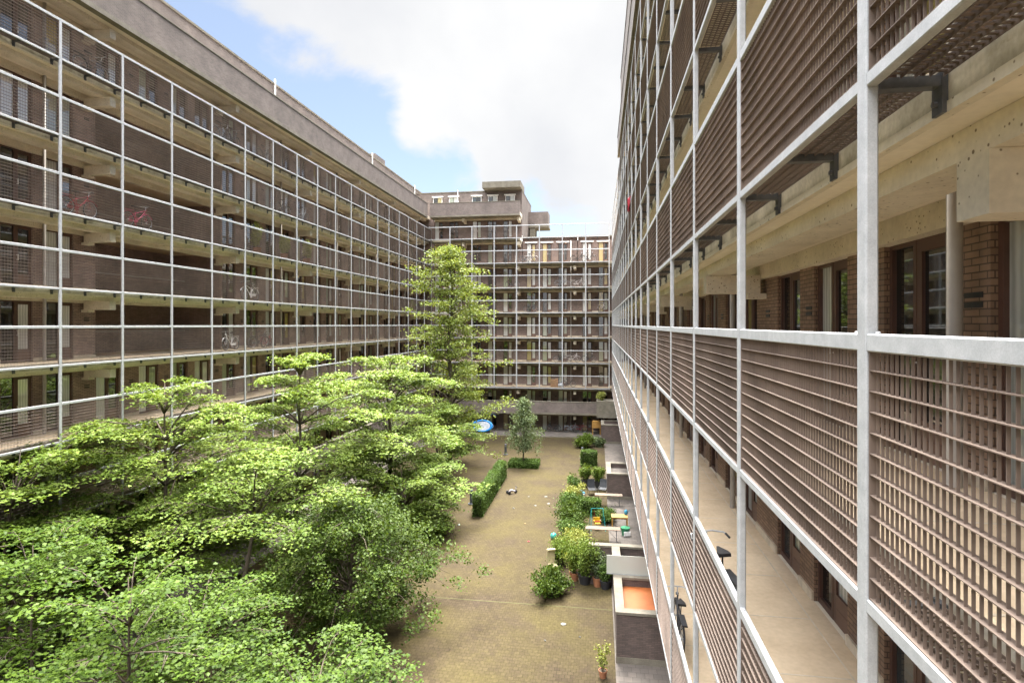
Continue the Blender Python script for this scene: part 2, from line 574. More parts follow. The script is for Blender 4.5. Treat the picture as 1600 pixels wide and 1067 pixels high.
def part_set(root, name, comps, places, limit=100):
    """comps: [(name, MB, material list)], first is the part, the rest its sub-parts"""
    Mw = Matrix.Translation(root.location) @ Matrix.Rotation(root.rotation_euler.z, 4, 'Z')
    order = sorted(places, key=lambda p: frame_score(Mw @ Vector(p)))
    meshes = [(n, mb.mesh(n, mt)) for n, mb, mt in comps]
    for p in order[:limit]:
        o = put(meshes[0][1], name, root, p)
        for n, me in meshes[1:]:
            put(me, n, o)
    rest = order[limit:]
    if rest:
        big, mats = MB(), []
        for n, mb, mt in comps:
            k = len(mats)
            mats += list(mt)
            for p in rest:
                big.add(mb, p, k)
        tag(big.build(name, mats, root), kind='stuff')


# ------------------------------------------------------------------ the gallery facades
H = 2.9
DECK = 1.45          # deck below the eye-level handrail
WALL = 1.9           # depth of the gallery, screen plane to brick


def zf(k):
    return EYE - DECK + H * k


def screen_panel_mb(w, h=1.365, vb=0.05, depth=0.0145, t=0.002):
    mb = MB()
    nz = 13
    for i in range(nz):
        z = h * i / (nz - 1)
        mb.box(-w / 2, w / 2, 0.0, 0.045, z - 0.0025, z + 0.0025)
    n = int(w / vb)
    for i in range(1, n):
        x = -w / 2 + w * i / n
        mb.box(x - t, x + t, 0.016, 0.016 + depth, 0, h)
    for x in (-w / 2, w / 2):
        mb.box(x - 0.003, x + 0.003, -0.001, 0.046, -0.003, h + 0.003)
    return mb


def floor_grating_mb(w):
    mb = MB()
    for i in range(5):
        y = 0.095 + i * 0.072
        mb.box(-w / 2, w / 2, y, y + 0.005, -0.022, 0.02)
    n = int(w / 0.05)
    for i in range(n):
        x = -w / 2 + w * (i + 0.5) / n
        mb.box(x - 0.012, x + 0.012, 0.09, 0.40, -0.003, 0.003)
    return mb


def bracket_mb():
    mb = MB()
    mb.box(-0.035, 0.035, 0.06, 0.40, -0.11, -0.05)
    mb.box(-0.05, 0.05, 0.385, 0.415, -0.26, -0.03)
    for dz in (-0.09, -0.2):
        mb.tube([(0.0, 0.386, dz), (0.0, 0.362, dz)], 0.018, 6)
    return mb


def window_mb(w, h, sill=0.0):
    f = MB()
    t = 0.06
    f.box(0, t, 0, 0.09, 0, h).box(w - t, w, 0, 0.09, 0, h).box(t, w - t, 0, 0.09, h - t, h).box(t, w - t, 0, 0.09, 0, 0.09)
    if sill:
        f.box(t, w - t, 0.02, 0.07, 0.09, sill, 1)
        f.box(t, w - t, 0, 0.09, sill, sill + 0.05)
    p = MB()
    p.box(t, w - t, 0.05, 0.064, (sill + 0.05) if sill else 0.09, h - t)
    return f, p


def door_mb(w, h, sill):
    f = MB()
    t = 0.10
    f.box(0, t, 0.005, 0.075, 0, h).box(w - t, w, 0.005, 0.075, 0, h).box(t, w - t, 0.005, 0.075, h - t - 0.05, h)
    f.box(t, w - t, 0.005, 0.075, 0, sill, 1)
    for z in (0.22, 0.40):
        if z < sill - 0.05:
            f.box(t + 0.03, w - t - 0.03, 0.0, 0.006, z, z + 0.012)
    p = MB()
    p.box(t, w - t, 0.04, 0.054, sill, h - t - 0.05)
    hd = MB()
    hd.box(0.04, 0.065, -0.06, -0.045, 1.02, 1.24).box(0.045, 0.06, -0.05, 0.006, 1.03, 1.05).box(0.045, 0.06, -0.05, 0.006, 1.21, 1.23)
    return f, p, hd


def facade(root, cfg):
    s0, s1 = cfg['span']
    posts, bay = cfg['posts'], cfg['bay']
    lv = cfg['levels']
    brick_m = cfg.get('brick', M['brick'])
    zlow = EYE - 1.51 - 0.08 + H * cfg['lowest']

    # --- steel screen: posts, rails, panels, brackets, gratings
    for i, s in enumerate(posts):
        top = EYE - 0.045 + H * cfg['post_top'](s)
        MB().post(s - 0.056, s + 0.056, -0.003, 0.067, zlow - 0.003, top).build('post', M['steel'], root)
    panels, brs, grs = [], [], []
    for k in range(cfg['lowest'], lv[1] + 1):
        hr, br_ = MB(), MB()
        zr, zb = EYE - 0.05 + H * k, EYE - 1.51 + H * k
        for s in posts[:-1]:
            if not cfg['frame_ok'](k, s + bay / 2):
                continue
            a, b = s + 0.057, s + bay - 0.057
            hr.bevbox(a, b, 0.002, 0.056, zr - 0.10, zr)
            br_.bevbox(a, b, 0.002, 0.062, zb - 0.08, zb)
            for q in (a + 0.07, b - 0.07):
                hr.lathe([(0.014, 0), (0.014, 0.006), (0.008, 0.012)], (q, 0.03, zr), 6)
                br_.lathe([(0.012, 0), (0.012, 0.006), (0.007, 0.011)], (q, 0.05, zb), 6)
            if cfg['panel_ok'](k, s + bay / 2):
                panels.append((s + bay / 2, 0.012, zb + 0.006))
                grs.append((s + bay / 2, 0.0, zb - 0.03))
            brs.append((s, 0, zb + 0.02))
            brs.append((s + bay / 2, 0, zb + 0.02))
        if hr.v:
            hr.build('handrail', M['steel'], root)
            br_.build('bottom_rail', M['steel'], root)
    w = bay - 0.13
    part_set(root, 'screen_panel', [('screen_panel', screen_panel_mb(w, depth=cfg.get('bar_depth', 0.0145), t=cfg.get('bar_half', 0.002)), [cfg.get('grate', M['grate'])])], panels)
    part_set(root, 'floor_grating', [('floor_grating', floor_grating_mb(w), [M['grate']])], grs)
    part_set(root, 'bracket', [('bracket', bracket_mb(), [M['bracket']])], brs)

    # --- decks, beams, lintels
    for k in range(lv[0], lv[1] + 2):
        z = zf(k)
        for (a, b) in cfg['deck_spans'](k):
            roof = cfg['is_roof'](k, (a + b) / 2)
            if k > lv[0] and not roof:
                d = MB()
                y0 = 0.42 if k >= cfg['lowest'] else 0.30
                d.box(a, b, y0, WALL + 0.3, z - 0.26, z - 0.004)
                d.box(a, b, y0 - 0.012, y0 + 0.05, z - 0.30, z - 0.24, 1)
                d.box(a, b, y0 + 0.002, WALL - 0.002, z - 0.004, z, 2)
                n = int((b - a) / 1.44)
                for i in range(1, n):
                    x = a + (b - a) * i / n
                    d.box(x - 0.012, x + 0.012, y0 + 0.05, WALL - 0.28, z - 0.002, z + 0.003, 3)
                d.box(a, b, WALL - 0.27, WALL - 0.25, z - 0.002, z + 0.003, 3)
                d.box(a, b, y0 - 0.004, y0 + 0.1, z - 0.24, z - 0.02, 4)
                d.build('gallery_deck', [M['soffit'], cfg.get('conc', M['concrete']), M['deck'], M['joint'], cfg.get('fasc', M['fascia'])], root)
            if k > lv[0]:
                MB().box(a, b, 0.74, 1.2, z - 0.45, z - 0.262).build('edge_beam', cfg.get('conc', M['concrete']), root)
                MB().box(a, b, WALL - 0.12, WALL + 0.08, z - 0.53, z - 0.263).build('lintel', M['concrete'], root)
    cb = MB().box(-0.15, 0.15, cfg.get('beam_y', 0.50), WALL - 0.122, -0.82, -0.452)
    cb.box(-0.15, 0.15, WALL - 0.36, WALL - 0.003, -0.93, -0.822)
    cbp = []
    for k in range(lv[0] + 1, lv[1] + 2):
        for s in cfg['beams']:
            if any(a - 0.1 <= s <= b + 0.1 for a, b in cfg['deck_spans'](k)):
                cbp.append((s, 0, zf(k)))
    part_set(root, 'cross_beam', [('cross_beam', cb, [M['concrete']])], cbp)

    # --- brick wall with its openings
    wall = MB()
    sk = None
    wins, drs, slots = [], [], []
    for k in range(lv[0], lv[1] + 1):
        z, hh = zf(k), H - 0.263
        if k == -4:
            z, hh = 0.0, zf(-3) - 0.263
        for (a, b) in cfg['wall_spans'](k):
            ops = sorted((o0, o1) for o0, o1 in cfg['openings'] if o0 > a + 0.05 and o1 < b - 0.05)
            x = a
            for o0, o1 in ops + [(b, b)]:
                if o0 - x > 0.01:
                    wall.box(x, o0, WALL, WALL + 0.3, z, z + hh)
                    wall.box(x + 0.01, o0 - 0.01, WALL - 0.035, WALL - 0.001, z + 0.001, z + 0.14, 1)
                    if k > -4 and 0.6 < o0 - x < 1.6:
                        slots.append(((x + o0) / 2 + 0.1, WALL - 0.008, z + 1.62))
                x = o1
            for o0, o1 in ops:
                wins.append((o0, WALL + 0.06, z))
                drs.append((o0 + cfg['win_w'], WALL + 0.06, z))
            if k == -4:
                for o0, o1 in ops:
                    wall.box(o0, o1, WALL, WALL + 0.3, z + 2.10, z + hh)
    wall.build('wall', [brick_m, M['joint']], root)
    hop = cfg.get('open_h', 2.38)
    h1 = [p for p in wins if p[2] > 0.1]
    d1 = [p for p in drs if p[2] > 0.1]
    fw, pw = window_mb(cfg['win_w'], hop, cfg.get('win_sill', 0.0))
    part_set(root, 'window', [('window', fw, [M['frame'], M['panel']]), ('pane', pw, [cfg.get('pane', M['pane'])])], h1)
    fd, pd, hd = door_mb(cfg['door_w'], hop, cfg.get('door_sill', 0.55))
    part_set(root, 'door', [('door', fd, [M['frame'], M['panel']]), ('pane', pd, [cfg.get('pane', M['pane'])]), ('handle', hd, [M['handle']])], d1)
    h0 = [p for p in wins if p[2] <= 0.1]
    d0 = [p for p in drs if p[2] <= 0.1]
    if h0:
        fw, pw = window_mb(cfg['win_w'], 2.1)
        fd, pd, hd = door_mb(cfg['door_w'], 2.1, 0.5)
        g = MB()
        for p in h0:
            g.add(fw, p, 0).add(pw, p, 2)
        for p in d0:
            g.add(fd, p, 0).add(pd, p, 2)
        tag(g.build('ground_floor_door', [M['frame'], M['panel'], M['pane']], root), kind='stuff')
    sl = MB()
    sl.box(-0.13, 0.13, 0, 0.02, 0.07, 0.12).box(-0.13, 0.13, 0, 0.02, -0.02, 0.03)
    part_set(root, 'vent_slot', [('vent_slot', sl, [M['black']])], slots)
    for s, top in cfg['pipes']:
        MB().tube([(s, WALL - 0.2, 0.0), (s, WALL - 0.2, top)], 0.062, 12).build('drainpipe', M['pipe'], root, smooth=True)


def parapet(root, a, b, z0, z1, y0=0.0, y1=0.30, name='parapet', band=0.2):
    p = MB()
    if band:
        p.box(a, b, y0 - 0.012, y1 + 0.01, z0, z0 + band, 1)
    p.box(a, b, y0, y1, z0 + band, z1 - 0.07, 0)
    o = p.build(name, [M['brickp'], M['coping']], root)
    MB().box(a - 0.01, b + 0.01, y0 - 0.03, y1 + 0.03, z1 - 0.07, z1).build('coping', M['coping'], o)
    return o


XL, XR, YB = 20.1, 1.46, 66.3
BAY = 2.88

# ---------- the long building on the left ( local x = +Y, local y = -X )
left = empty('apartment_building', 'long brown brick gallery block on the left behind the trees, with a deep passage', 'building', (-XL, 0, 0), R(90))
VOID = (22.45, 31.0)
lposts = [0.9456 * XL + BAY * i for i in range(-3, 17)]
lbeams = [21.9 + 8.64 * i for i in range(-1, 6)]
lops = []
for b0 in lbeams:
    for a, b in ((0.6, 1.85), (3.0, 4.25), (5.1, 6.35), (6.9, 8.1)):
        lops.append((b0 + a, b0 + b))
LS0, LS1 = lposts[0], YB
facade(left, dict(
    span=(LS0, LS1), posts=lposts + [lposts[-1] + BAY], bay=BAY, levels=(-4, 4), lowest=-2,
    post_top=lambda s: 4, frame_ok=lambda k, s: True, panel_ok=lambda k, s: True,
    deck_spans=lambda k: [(LS0, LS1 + WALL)], is_roof=lambda k, s: k == 5,
    wall_spans=lambda k: [(LS0, VOID[0]), (VOID[1], LS1 + WALL)] if 0 <= k <= 3 else [(LS0, LS1 + WALL)],
    openings=lops, pane=M['pane_blind'], bar_depth=0.008, bar_half=0.0015, grate=M['grate_brightened'], beams=lbeams, win_w=0.62, door_w=0.62, door_sill=0.5,
    pipes=[(b0 + 6.65, zf(5) - 0.27) for b0 in lbeams[:-1] if not VOID[0] < b0 + 6.65 < VOID[1]]))
core = MB()
core.box(LS0, VOID[0] - 0.3, WALL + 0.31, 12, 0, zf(5) - 0.3)
core.box(VOID[1] + 0.3, 78, WALL + 0.31, 12, 0, zf(5) - 0.3)
core.box(VOID[0] - 0.3, VOID[1] + 0.3, WALL + 0.31, 12, 0, zf(0) - 0.3)
core.box(VOID[0] - 0.3, VOID[1] + 0.3, WALL + 0.31, 12, zf(4) - 0.25, zf(5) - 0.3)
core.build('inner_block', [M['brick']], left)
vo = MB()
vo.box(VOID[1], VOID[1] + 0.29, WALL + 0.302, 12, zf(0), zf(4) - 0.27)
vo.box(VOID[0] - 0.29, VOID[0], WALL + 0.302, 12, zf(0), zf(4) - 0.27)
vo.box(VOID[0], VOID[1], 5.0, 5.4, zf(0), zf(4) - 0.27)
vo.build('passage_wall', [M['brick']], left)
for k in (0, 1, 2, 3):
    MB().box(VOID[0], VOID[1], WALL + 0.302, 4.99, zf(k) - 0.26, zf(k)).build('passage_floor', [M['deck']], left)
    MB().tube([(VOID[0] + 0.05, 4.2, zf(k) + 1.1), (VOID[1] - 0.05, 4.2, zf(k) + 1.1)], 0.03, 6).build('passage_rail', [M['pipe']], left)
MB().box(LS0, LS1 + 3, 0.302, 12, zf(5) - 0.26, zf(5) + 0.1).build('roof_slab', [M['soffit']], left)
parapet(left, LS0, YB + 0.001, EYE + 12.7, EYE + 14.4)
ph = MB().box(LS0, YB + 12, 2.0, 12, zf(5) + 0.1, EYE + 16.5)
pho = ph.build('penthouse_wall', [M['brickp']], left)
MB().box(LS0, YB + 12, 1.96, 12.1, EYE + 16.5, EYE + 16.62).build('coping', M['coping'], pho)
parapet(left, LS0, YB + 0.0, zf(-3) - 0.2, EYE - 8.87, y1=0.28)
for px in (430, 582, 648):
    yy = on_x(px, -(XL + 1.94))
    MB().box(yy - 0.04, yy + 0.04, 1.90, 1.998, zf(5) + 1.2, EYE + 16.9).build('roof_vent_pipe', [M['white']], left)
MB().box(57.5, 60.3, 3.0, 5.5, EYE + 16.62, EYE + 17.9).build('chimney', [M['brickp']], left)

# ---------- the far building closing the courtyard ( local x = X, local y = Y )
back = empty('apartment_building', 'far brown brick gallery block closing the end of the courtyard, stepped roof with concrete canopy', 'building', (0, YB, 0), 0)
BB = 2.655
x0 = on_y(703, YB)
bposts = [-XL + 0.07] + [x0 + BB * i for i in range(0, 8)]
bbeams = [-22.5 + 6.6 * i for i in range(0, 4)] + [3.9]
bops = []
for b0 in bbeams:
    for a, b in ((0.82, 1.94), (2.70, 3.82), (4.58, 5.70)):
        bops.append((b0 + a, b0 + b))
BTALL = -9.05
BX1 = XR + 1.95
facade(back, dict(
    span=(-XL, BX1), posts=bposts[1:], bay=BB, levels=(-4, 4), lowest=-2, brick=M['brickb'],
    post_top=lambda s: 4, frame_ok=lambda k, s: s < XR + 0.3,
    panel_ok=lambda k, s: k < 4 or s < BTALL,
    deck_spans=lambda k: [(-XL + 0.42, BX1)] if k < 4 else ([(-XL + 0.42, BTALL)] if k == 4 else [(-XL + 0.302, BTALL)]),
    is_roof=lambda k, s: k == 5,
    wall_spans=lambda k: [(-XL - WALL + 0.3, BX1)] if k < 4 else [(-XL - WALL + 0.3, BTALL)],
    openings=bops, pane=M['pane_blind'], bar_depth=0.008, bar_half=0.0015, grate=M['grate_brightened'], conc=M['dirty'], fasc=M['dirty'], beams=bbeams, win_w=0.60, door_w=0.52, door_sill=0.35,
    pipes=[(b0 + 6.1, zf(4) - 0.27) for b0 in bbeams[:4]]))
# corner bay next to the left block
cz = MB()
for k in range(-2, 5):
    zr, zb = EYE - 0.05 + H * k, EYE - 1.51 + H * k
    cz.bevbox(-XL + 0.08, x0 - 0.057, 0.002, 0.056, zr - 0.10, zr)
    cz.bevbox(-XL + 0.08, x0 - 0.057, 0.002, 0.062, zb - 0.08, zb)
cz.build('corner_rail', M['steel'], back)
core = MB()
core.box(-XL, BX1 + 12, WALL + 0.31, 12, 0, EYE + 10.3)
core.box(-XL - 3, BTALL - 0.3, WALL + 0.31, 11.5, EYE + 10.3, EYE + 16.0)
core.build('inner_block', [M['brick']], back)
MB().box(BTALL - 0.29, BTALL, WALL + 0.32, 11.5, EYE + 10.32, EYE + 16.1).build('gable_wall', [M['brickp']], back)
MB().box(BTALL - 0.30, BX1 + 12, WALL - 0.04, 12.1, EYE + 10.31, EYE + 10.42).build('roof_coping', M['coping'], back)
MB().box(-XL + 0.302, BTALL, 0.302, WALL + 0.3, zf(5) - 0.26, zf(5) + 0.1).build('roof_slab', [M['soffit']], back)
parapet(back, -XL + 0.303, BTALL, EYE + 12.7, EYE + 14.4)
parapet(back, -XL + 0.29, XR - 0.4, zf(-3) - 0.2, EYE - 8.87, y1=0.28)
pw_ = MB().box(-XL - 3, BTALL - 0.002, 2.0, 2.3, zf(5) + 0.1, EYE + 16.0)
pw_.build('penthouse_wall', [M['brickp']], back)
MB().box(-XL - 3, BTALL + 0.02, 1.95, 11.6, EYE + 16.0, EYE + 16.12).build('roof_coping', M['coping'], back)
MB().box(-13.6, BTALL + 0.03, 0.55, 4.2, EYE + 16.125, EYE + 16.85).build('canopy', [M['coping']], back)
for px in (684, 709, 745, 770, 797):
    xx = on_y(px, YB + 2)
    f, p = window_mb(1.15, 1.15)
    o = f.build('window', [M['white'], M['white']], back, loc=(xx - 0.57, 1.93, EYE + 14.32))
    MB().box(0.06, 0.545, 0.02, 0.034, 0.09, 1.09).build('pane', [M['pane']], o)
    MB().box(0.605, 1.09, 0.02, 0.034, 0.09, 1.09).build('pane', [M['pane']], o)
    MB().box(-0.12, 1.27, -0.12, 0.07, 1.16, 1.28).build('awning_box', [M['white']], o)
for c in [(a + b) / 2 for a, b in bops if -9 < a < XR]:
    MB().box(c - 0.75, c + 0.75, WALL - 0.14, WALL - 0.002, zf(3) + 2.42, zf(3) + 2.56).build('awning_box', [M['white']], back)
    MB().box(c - 0.62, c + 0.62, WALL - 0.02, WALL + 0.12, zf(3) + 2.39, zf(3) + 2.418).build('awning_bar', [M['white']], back)
for b0 in (-16.9, -2.4, -9.0):
    MB().box(b0 - 0.05, b0 + 0.05, 1.9, 1.995, zf(5) + 0.2 if b0 < -10 else zf(3), EYE + 16.3 if b0 < -10 else EYE + 10.6).build('rain_pipe', [M['white']], back)
# balcony of the wing behind
bal = MB().box(BTALL + 0.01, -6.5, 8.6, 11.4, EYE + 12.95, EYE + 14.7)
bo = bal.build('rear_balcony', [M['brickp']], back)
MB().box(BTALL + 0.01, -6.42, 8.5, 11.5, EYE + 12.65, EYE + 12.95).build('balcony_slab', [M['coping']], bo)
MB().box(-8.9, -8.2, 8.62, 11.0, EYE + 10.4, EYE + 12.645).build('balcony_pier', [M['coping']], bo)
# stair block with plants at the right end of the first-floor gallery
MB().box(-0.2, XR + 0.6, -1.7, 0.27, zf(-3) - 0.2, EYE - 8.5).build('planter_block', [M['coping']], back)

# ---------- the near building on the right ( local x = -Y, local y = +X )
right = empty('apartment_building', 'near gallery block on the right with pale steel posts and brown grating screens', 'building', (XR, 0, 0), R(-90))
Y0 = 3.487
ry = [Y0 + BAY * i for i in range(-1, 22)]
rposts = sorted(-y for y in ry)
RTOP, RUP = 45.0, 38.6
rops = []
for i in range(-1, 8):
    b0 = 3.6 + 8.64 * i
    for a, b in ((0.75, 1.95), (2.6, 3.83), (4.85, 6.08), (6.72, 7.95)):
        rops.append((-(b0 + b), -(b0 + a)))
RN, RF = -1.2, YB + WALL
facade(right, dict(
    span=(-RF, -RN), posts=rposts, bay=BAY, levels=(-4, 4), lowest=-2, brick=M['brickw'],
    post_top=lambda s: 4, frame_ok=lambda k, s: True,
    panel_ok=lambda k, s: k < 4 or -s < RTOP,
    deck_spans=lambda k: [(-YB, -RN)] if -3 < k < 4 else ([(-RTOP, -RN)] if k in (4, 5) else []),
    is_roof=lambda k, s: k == 5,
    wall_spans=lambda k: [(-YB, -RN)] if k < 4 else [(-RTOP, -RN)],
    openings=rops, beam_y=0.725, beams=[-(3.77 + 8.64 * i) for i in range(0, 8)], win_w=0.58, door_w=0.65, door_sill=0.42,
    pipes=[(-(3.6 + 2.1 + 8.64 * i), zf(4) - 0.27) for i in range(0, 7)]))
core = MB()
core.box(-78, -RN, WALL + 0.31, 12, 0, EYE + 10.3)
core.box(-RTOP, -RN, WALL + 0.31, 12, EYE + 10.3, EYE + 14.0)
core.build('inner_block', [M['brickw']], right)
MB().box(-RTOP, -RN, 0.302, 12, zf(5) - 0.26, zf(5) + 0.1).build('roof_slab', [M['soffit']], right)
parapet(right, -RTOP, -RN, EYE + 12.8, EYE + 14.4)
parapet(right, -RUP, -RN, EYE + 14.405, EYE + 16.25, y0=-0.004, band=0.0, name='upper_parapet')

# ------------------------------------------------------------------ the setting on the ground
g = MB().box(-260, 260, -160, 360, -0.5, 0.0)
tag(g.build('ground', [M['paving']]), kind='structure')
t = MB().box(0.62, 3.4, -2, 66, 0.0, 0.006)
tag(t.build('terrace', [M['terrace']]), kind='structure')
t = MB().box(-19.8, 1.4, 64.4, 68.3, 0.0, 0.10)
t.box(-19.8, 1.4, 64.32, 64.398, 0.0, 0.11, 1)
tag(t.build('pavement', [M['terrace'], M['coping']]), kind='structure')
t = MB().box(-22.1, -17.9, 8, 64.3, 0.0, 0.006)
tag(t.build('path', [M['terrace']]), kind='structure')


t = MB().box(-16, 0.6, 25.78, 25.84, 0.0, 0.005)
tag(t.build('drain_channel', [plain('mossy_channel', (0.05, 0.046, 0.010), 0.9)]), kind='structure')


# ------------------------------------------------------------------ foliage
def leaves(name, P, size, mat, parent, tilt=0.35, up=1.0, width=0.36, rng=RNG):
    P = np.asarray(P, dtype=np.float64)
    n = len(P)
    Nn = rng.normal(0, tilt, (n, 3)) + np.array([0, 0, up])
    Nn /= np.linalg.norm(Nn, axis=1)[:, None] + 1e-9
    A = rng.normal(0, 1, (n, 3))
    U = A - (A * Nn).sum(1)[:, None] * Nn
    U /= np.linalg.norm(U, axis=1)[:, None] + 1e-9
    V = np.cross(Nn, U)
    s = (size * rng.uniform(0.65, 1.3, n))[:, None]
    q = np.empty((n, 4, 3))
    q[:, 0] = P - U * s * 0.5
    q[:, 1] = P + V * s * width + Nn * s * 0.09 - U * s * 0.04
    q[:, 2] = P + U * s * 0.5 - Nn * s * 0.12
    q[:, 3] = P - V * s * width + Nn * s * 0.09 - U * s * 0.04
    me = bpy.data.meshes.new(name)
    me.vertices.add(n * 4)
    me.vertices.foreach_set('co', q.ravel())
    me.loops.add(n * 4)
    me.loops.foreach_set('vertex_index', np.arange(n * 4, dtype=np.int32))
    me.polygons.add(n)
    me.polygons.foreach_set('loop_start', np.arange(0, n * 4, 4, dtype=np.int32))
    me.materials.append(mat)
    me.update(calc_edges=True)
    me.validate()
    return put(me, name, parent)


def tiered_tree(label, px, d, tiers, leaf, size=0.15, tr=0.13, lean=(0, 0), dens=1.0, seed=1, rise=0.34, base=None, clump=0.24):
    rng = np.random.default_rng(seed)
    X, Y = at(px, d) if base is None else base
    root = empty('tree', label, 'tree', (X, Y, 0), 0, 'tiered trees along the left of the courtyard')
    tz = [(zat(y, d), r) for y, r in tiers]
    top = max(z for z, r in tz) - 0.02
    cx = lambda z: lean[0] * (z / top) + 0.12 * math.sin(z * 0.9 + seed)
    cy = lambda z: lean[1] * (z / top) + 0.12 * math.cos(z * 0.8 + seed * 2)
    tb = MB()
    n = 12
    tb.tube([(cx(top * i / n), cy(top * i / n), top * i / n) for i in range(n + 1)], [tr * (1 - 0.95 * i / n) + 0.005 for i in range(n + 1)], 8)
    pts = []
    for z, Rr in tz:
        nb = int(rng.integers(6, 9))
        a0 = rng.uniform(0, 6.28)
        up = min(rise * Rr, 1.5)
        crest = z > top - 0.3
        if crest:
            up = 0.75 * Rr
        for b in range(nb):
            a = a0 + 6.283 * b / nb + rng.normal(0, 0.22)
            Lb = Rr * rng.uniform(0.52, 1.25)
            dz = rng.normal(0, 0.05 if d < 20 else 0.085) * (Rr + 0.6)
            curve = rng.normal(0, 0.12)

            def pos(f, lat=0.0):
                aa = a + curve * f
                x = cx(z - up) + math.cos(aa) * Lb * f - math.sin(aa) * lat
                y = cy(z - up) + math.sin(aa) * Lb * f + math.cos(aa) * lat
                zz = z - up + (up + dz) * (1 - (1 - f) ** 2) - (0.03 if crest else 0.12) * Lb * f ** 3
                return (x, y, zz)
            tb.tube([pos(f) for f in (0, 0.2, 0.45, 0.7, 0.95)], [tr * 0.34, tr * 0.27, tr * 0.2, tr * 0.12, 0.008], 5)
            K = max(3, int(Lb * 9.5 * dens))
            fs = np.sqrt(rng.uniform(0.05, 1.0, K))
            for f in fs:
                sig = (0.10 + 0.34 * f * (1.12 - f)) * Lb
                lat = rng.normal(0, 1) * sig
                p = pos(f, lat)
                if rng.random() < 0.35:
                    q = pos(max(0.05, f - 0.12), lat * 0.25)
                    tb.tube([q, (p[0], p[1], p[2] - 0.05)], [0.012, 0.004], 3)
                m = int(rng.integers(14, 26))
                c = np.array([p[0], p[1], p[2] - 0.10 * abs(lat)])
                o = rng.normal(0, 1, (m, 3)) * np.array([clump, clump, 0.045 if d < 26 else 0.07])
                o[:, 2] -= 0.35 * (o[:, 0] ** 2 + o[:, 1] ** 2)
                pts.append(c + o)
    tb.build('trunk', M['bark'], root, smooth=True)
    leaves('crown', np.concatenate(pts), size, leaf, root, tilt=0.25, rng=rng)
    return root


def crown_tree(label, px, d, profile, leaf, size, tr, nl, seed, droop=0.25, clump=(0.45, 0.45, 0.3), per=24, tilt=0.8, up=0.5, rise=0.25, group=None, bark='bark', stemlow=None, name='tree', z0=0.0, twigs=7, rv=(0.7, 1.1)):
    """profile: [(z, radius)] from low to high"""
    rng = np.random.default_rng(seed)
    X, Y = at(px, d)
    root = empty(name, label, 'tree', (X, Y, z0), 0, group)
    zs = [p[0] for p in profile]
    rs = [p[1] for p in profile]
    top = zs[-1]
    tb = MB()
    n = 10
    jx = lambda z: 0.10 * tr / 0.15 * math.sin(z * 0.7 + seed)
    tb.tube([(jx(top * i / n), jx(top * i / n + 2), top * i / n) for i in range(n + 1)], [tr * (1 - 0.9 * i / n) + 0.006 for i in range(n + 1)], 8)
    pts = []
    for i in range(nl):
        z = zs[0] + (top - zs[0]) * (i + rng.uniform(0, 1)) / nl
        rr = float(np.interp(z, zs, rs)) * rng.uniform(*rv)
        a = i * 2.4 + rng.normal(0, 0.4)
        zb = z - rise * rr

        def pos(f):
            return (jx(zb) + math.cos(a) * rr * f, jx(zb + 2) + math.sin(a) * rr * f,
                    max(0.25, zb + rise * rr * (1 - (1 - f) ** 2) * 1.3 - droop * rr * f ** 2.5))
        tb.tube([pos(f) for f in (0, 0.3, 0.6, 0.9)], [tr * 0.3 * (1 - 0.6 * z / top) + 0.008, tr * 0.2 * (1 - 0.6 * z / top) + 0.006, 0.014, 0.005], 5)
        for k in range(twigs):
            f = rng.uniform(0.28, 1.0)
            p = np.array(pos(f)) + rng.normal(0, 1, 3) * np.array(clump) * (0.5 + 0.8 * f) * min(1.0, rr / 1.5)
            o = rng.normal(0, 1, (per, 3)) * np.array(clump) * 0.6
            pts.append(p + o)
    P = np.concatenate(pts)
    P[:, 2] = np.maximum(P[:, 2], 0.12)
    tb.build('trunk', M[bark], root, smooth=True)
    leaves('crown', P, size, leaf, root, tilt=tilt, up=up, rng=rng)
    return root


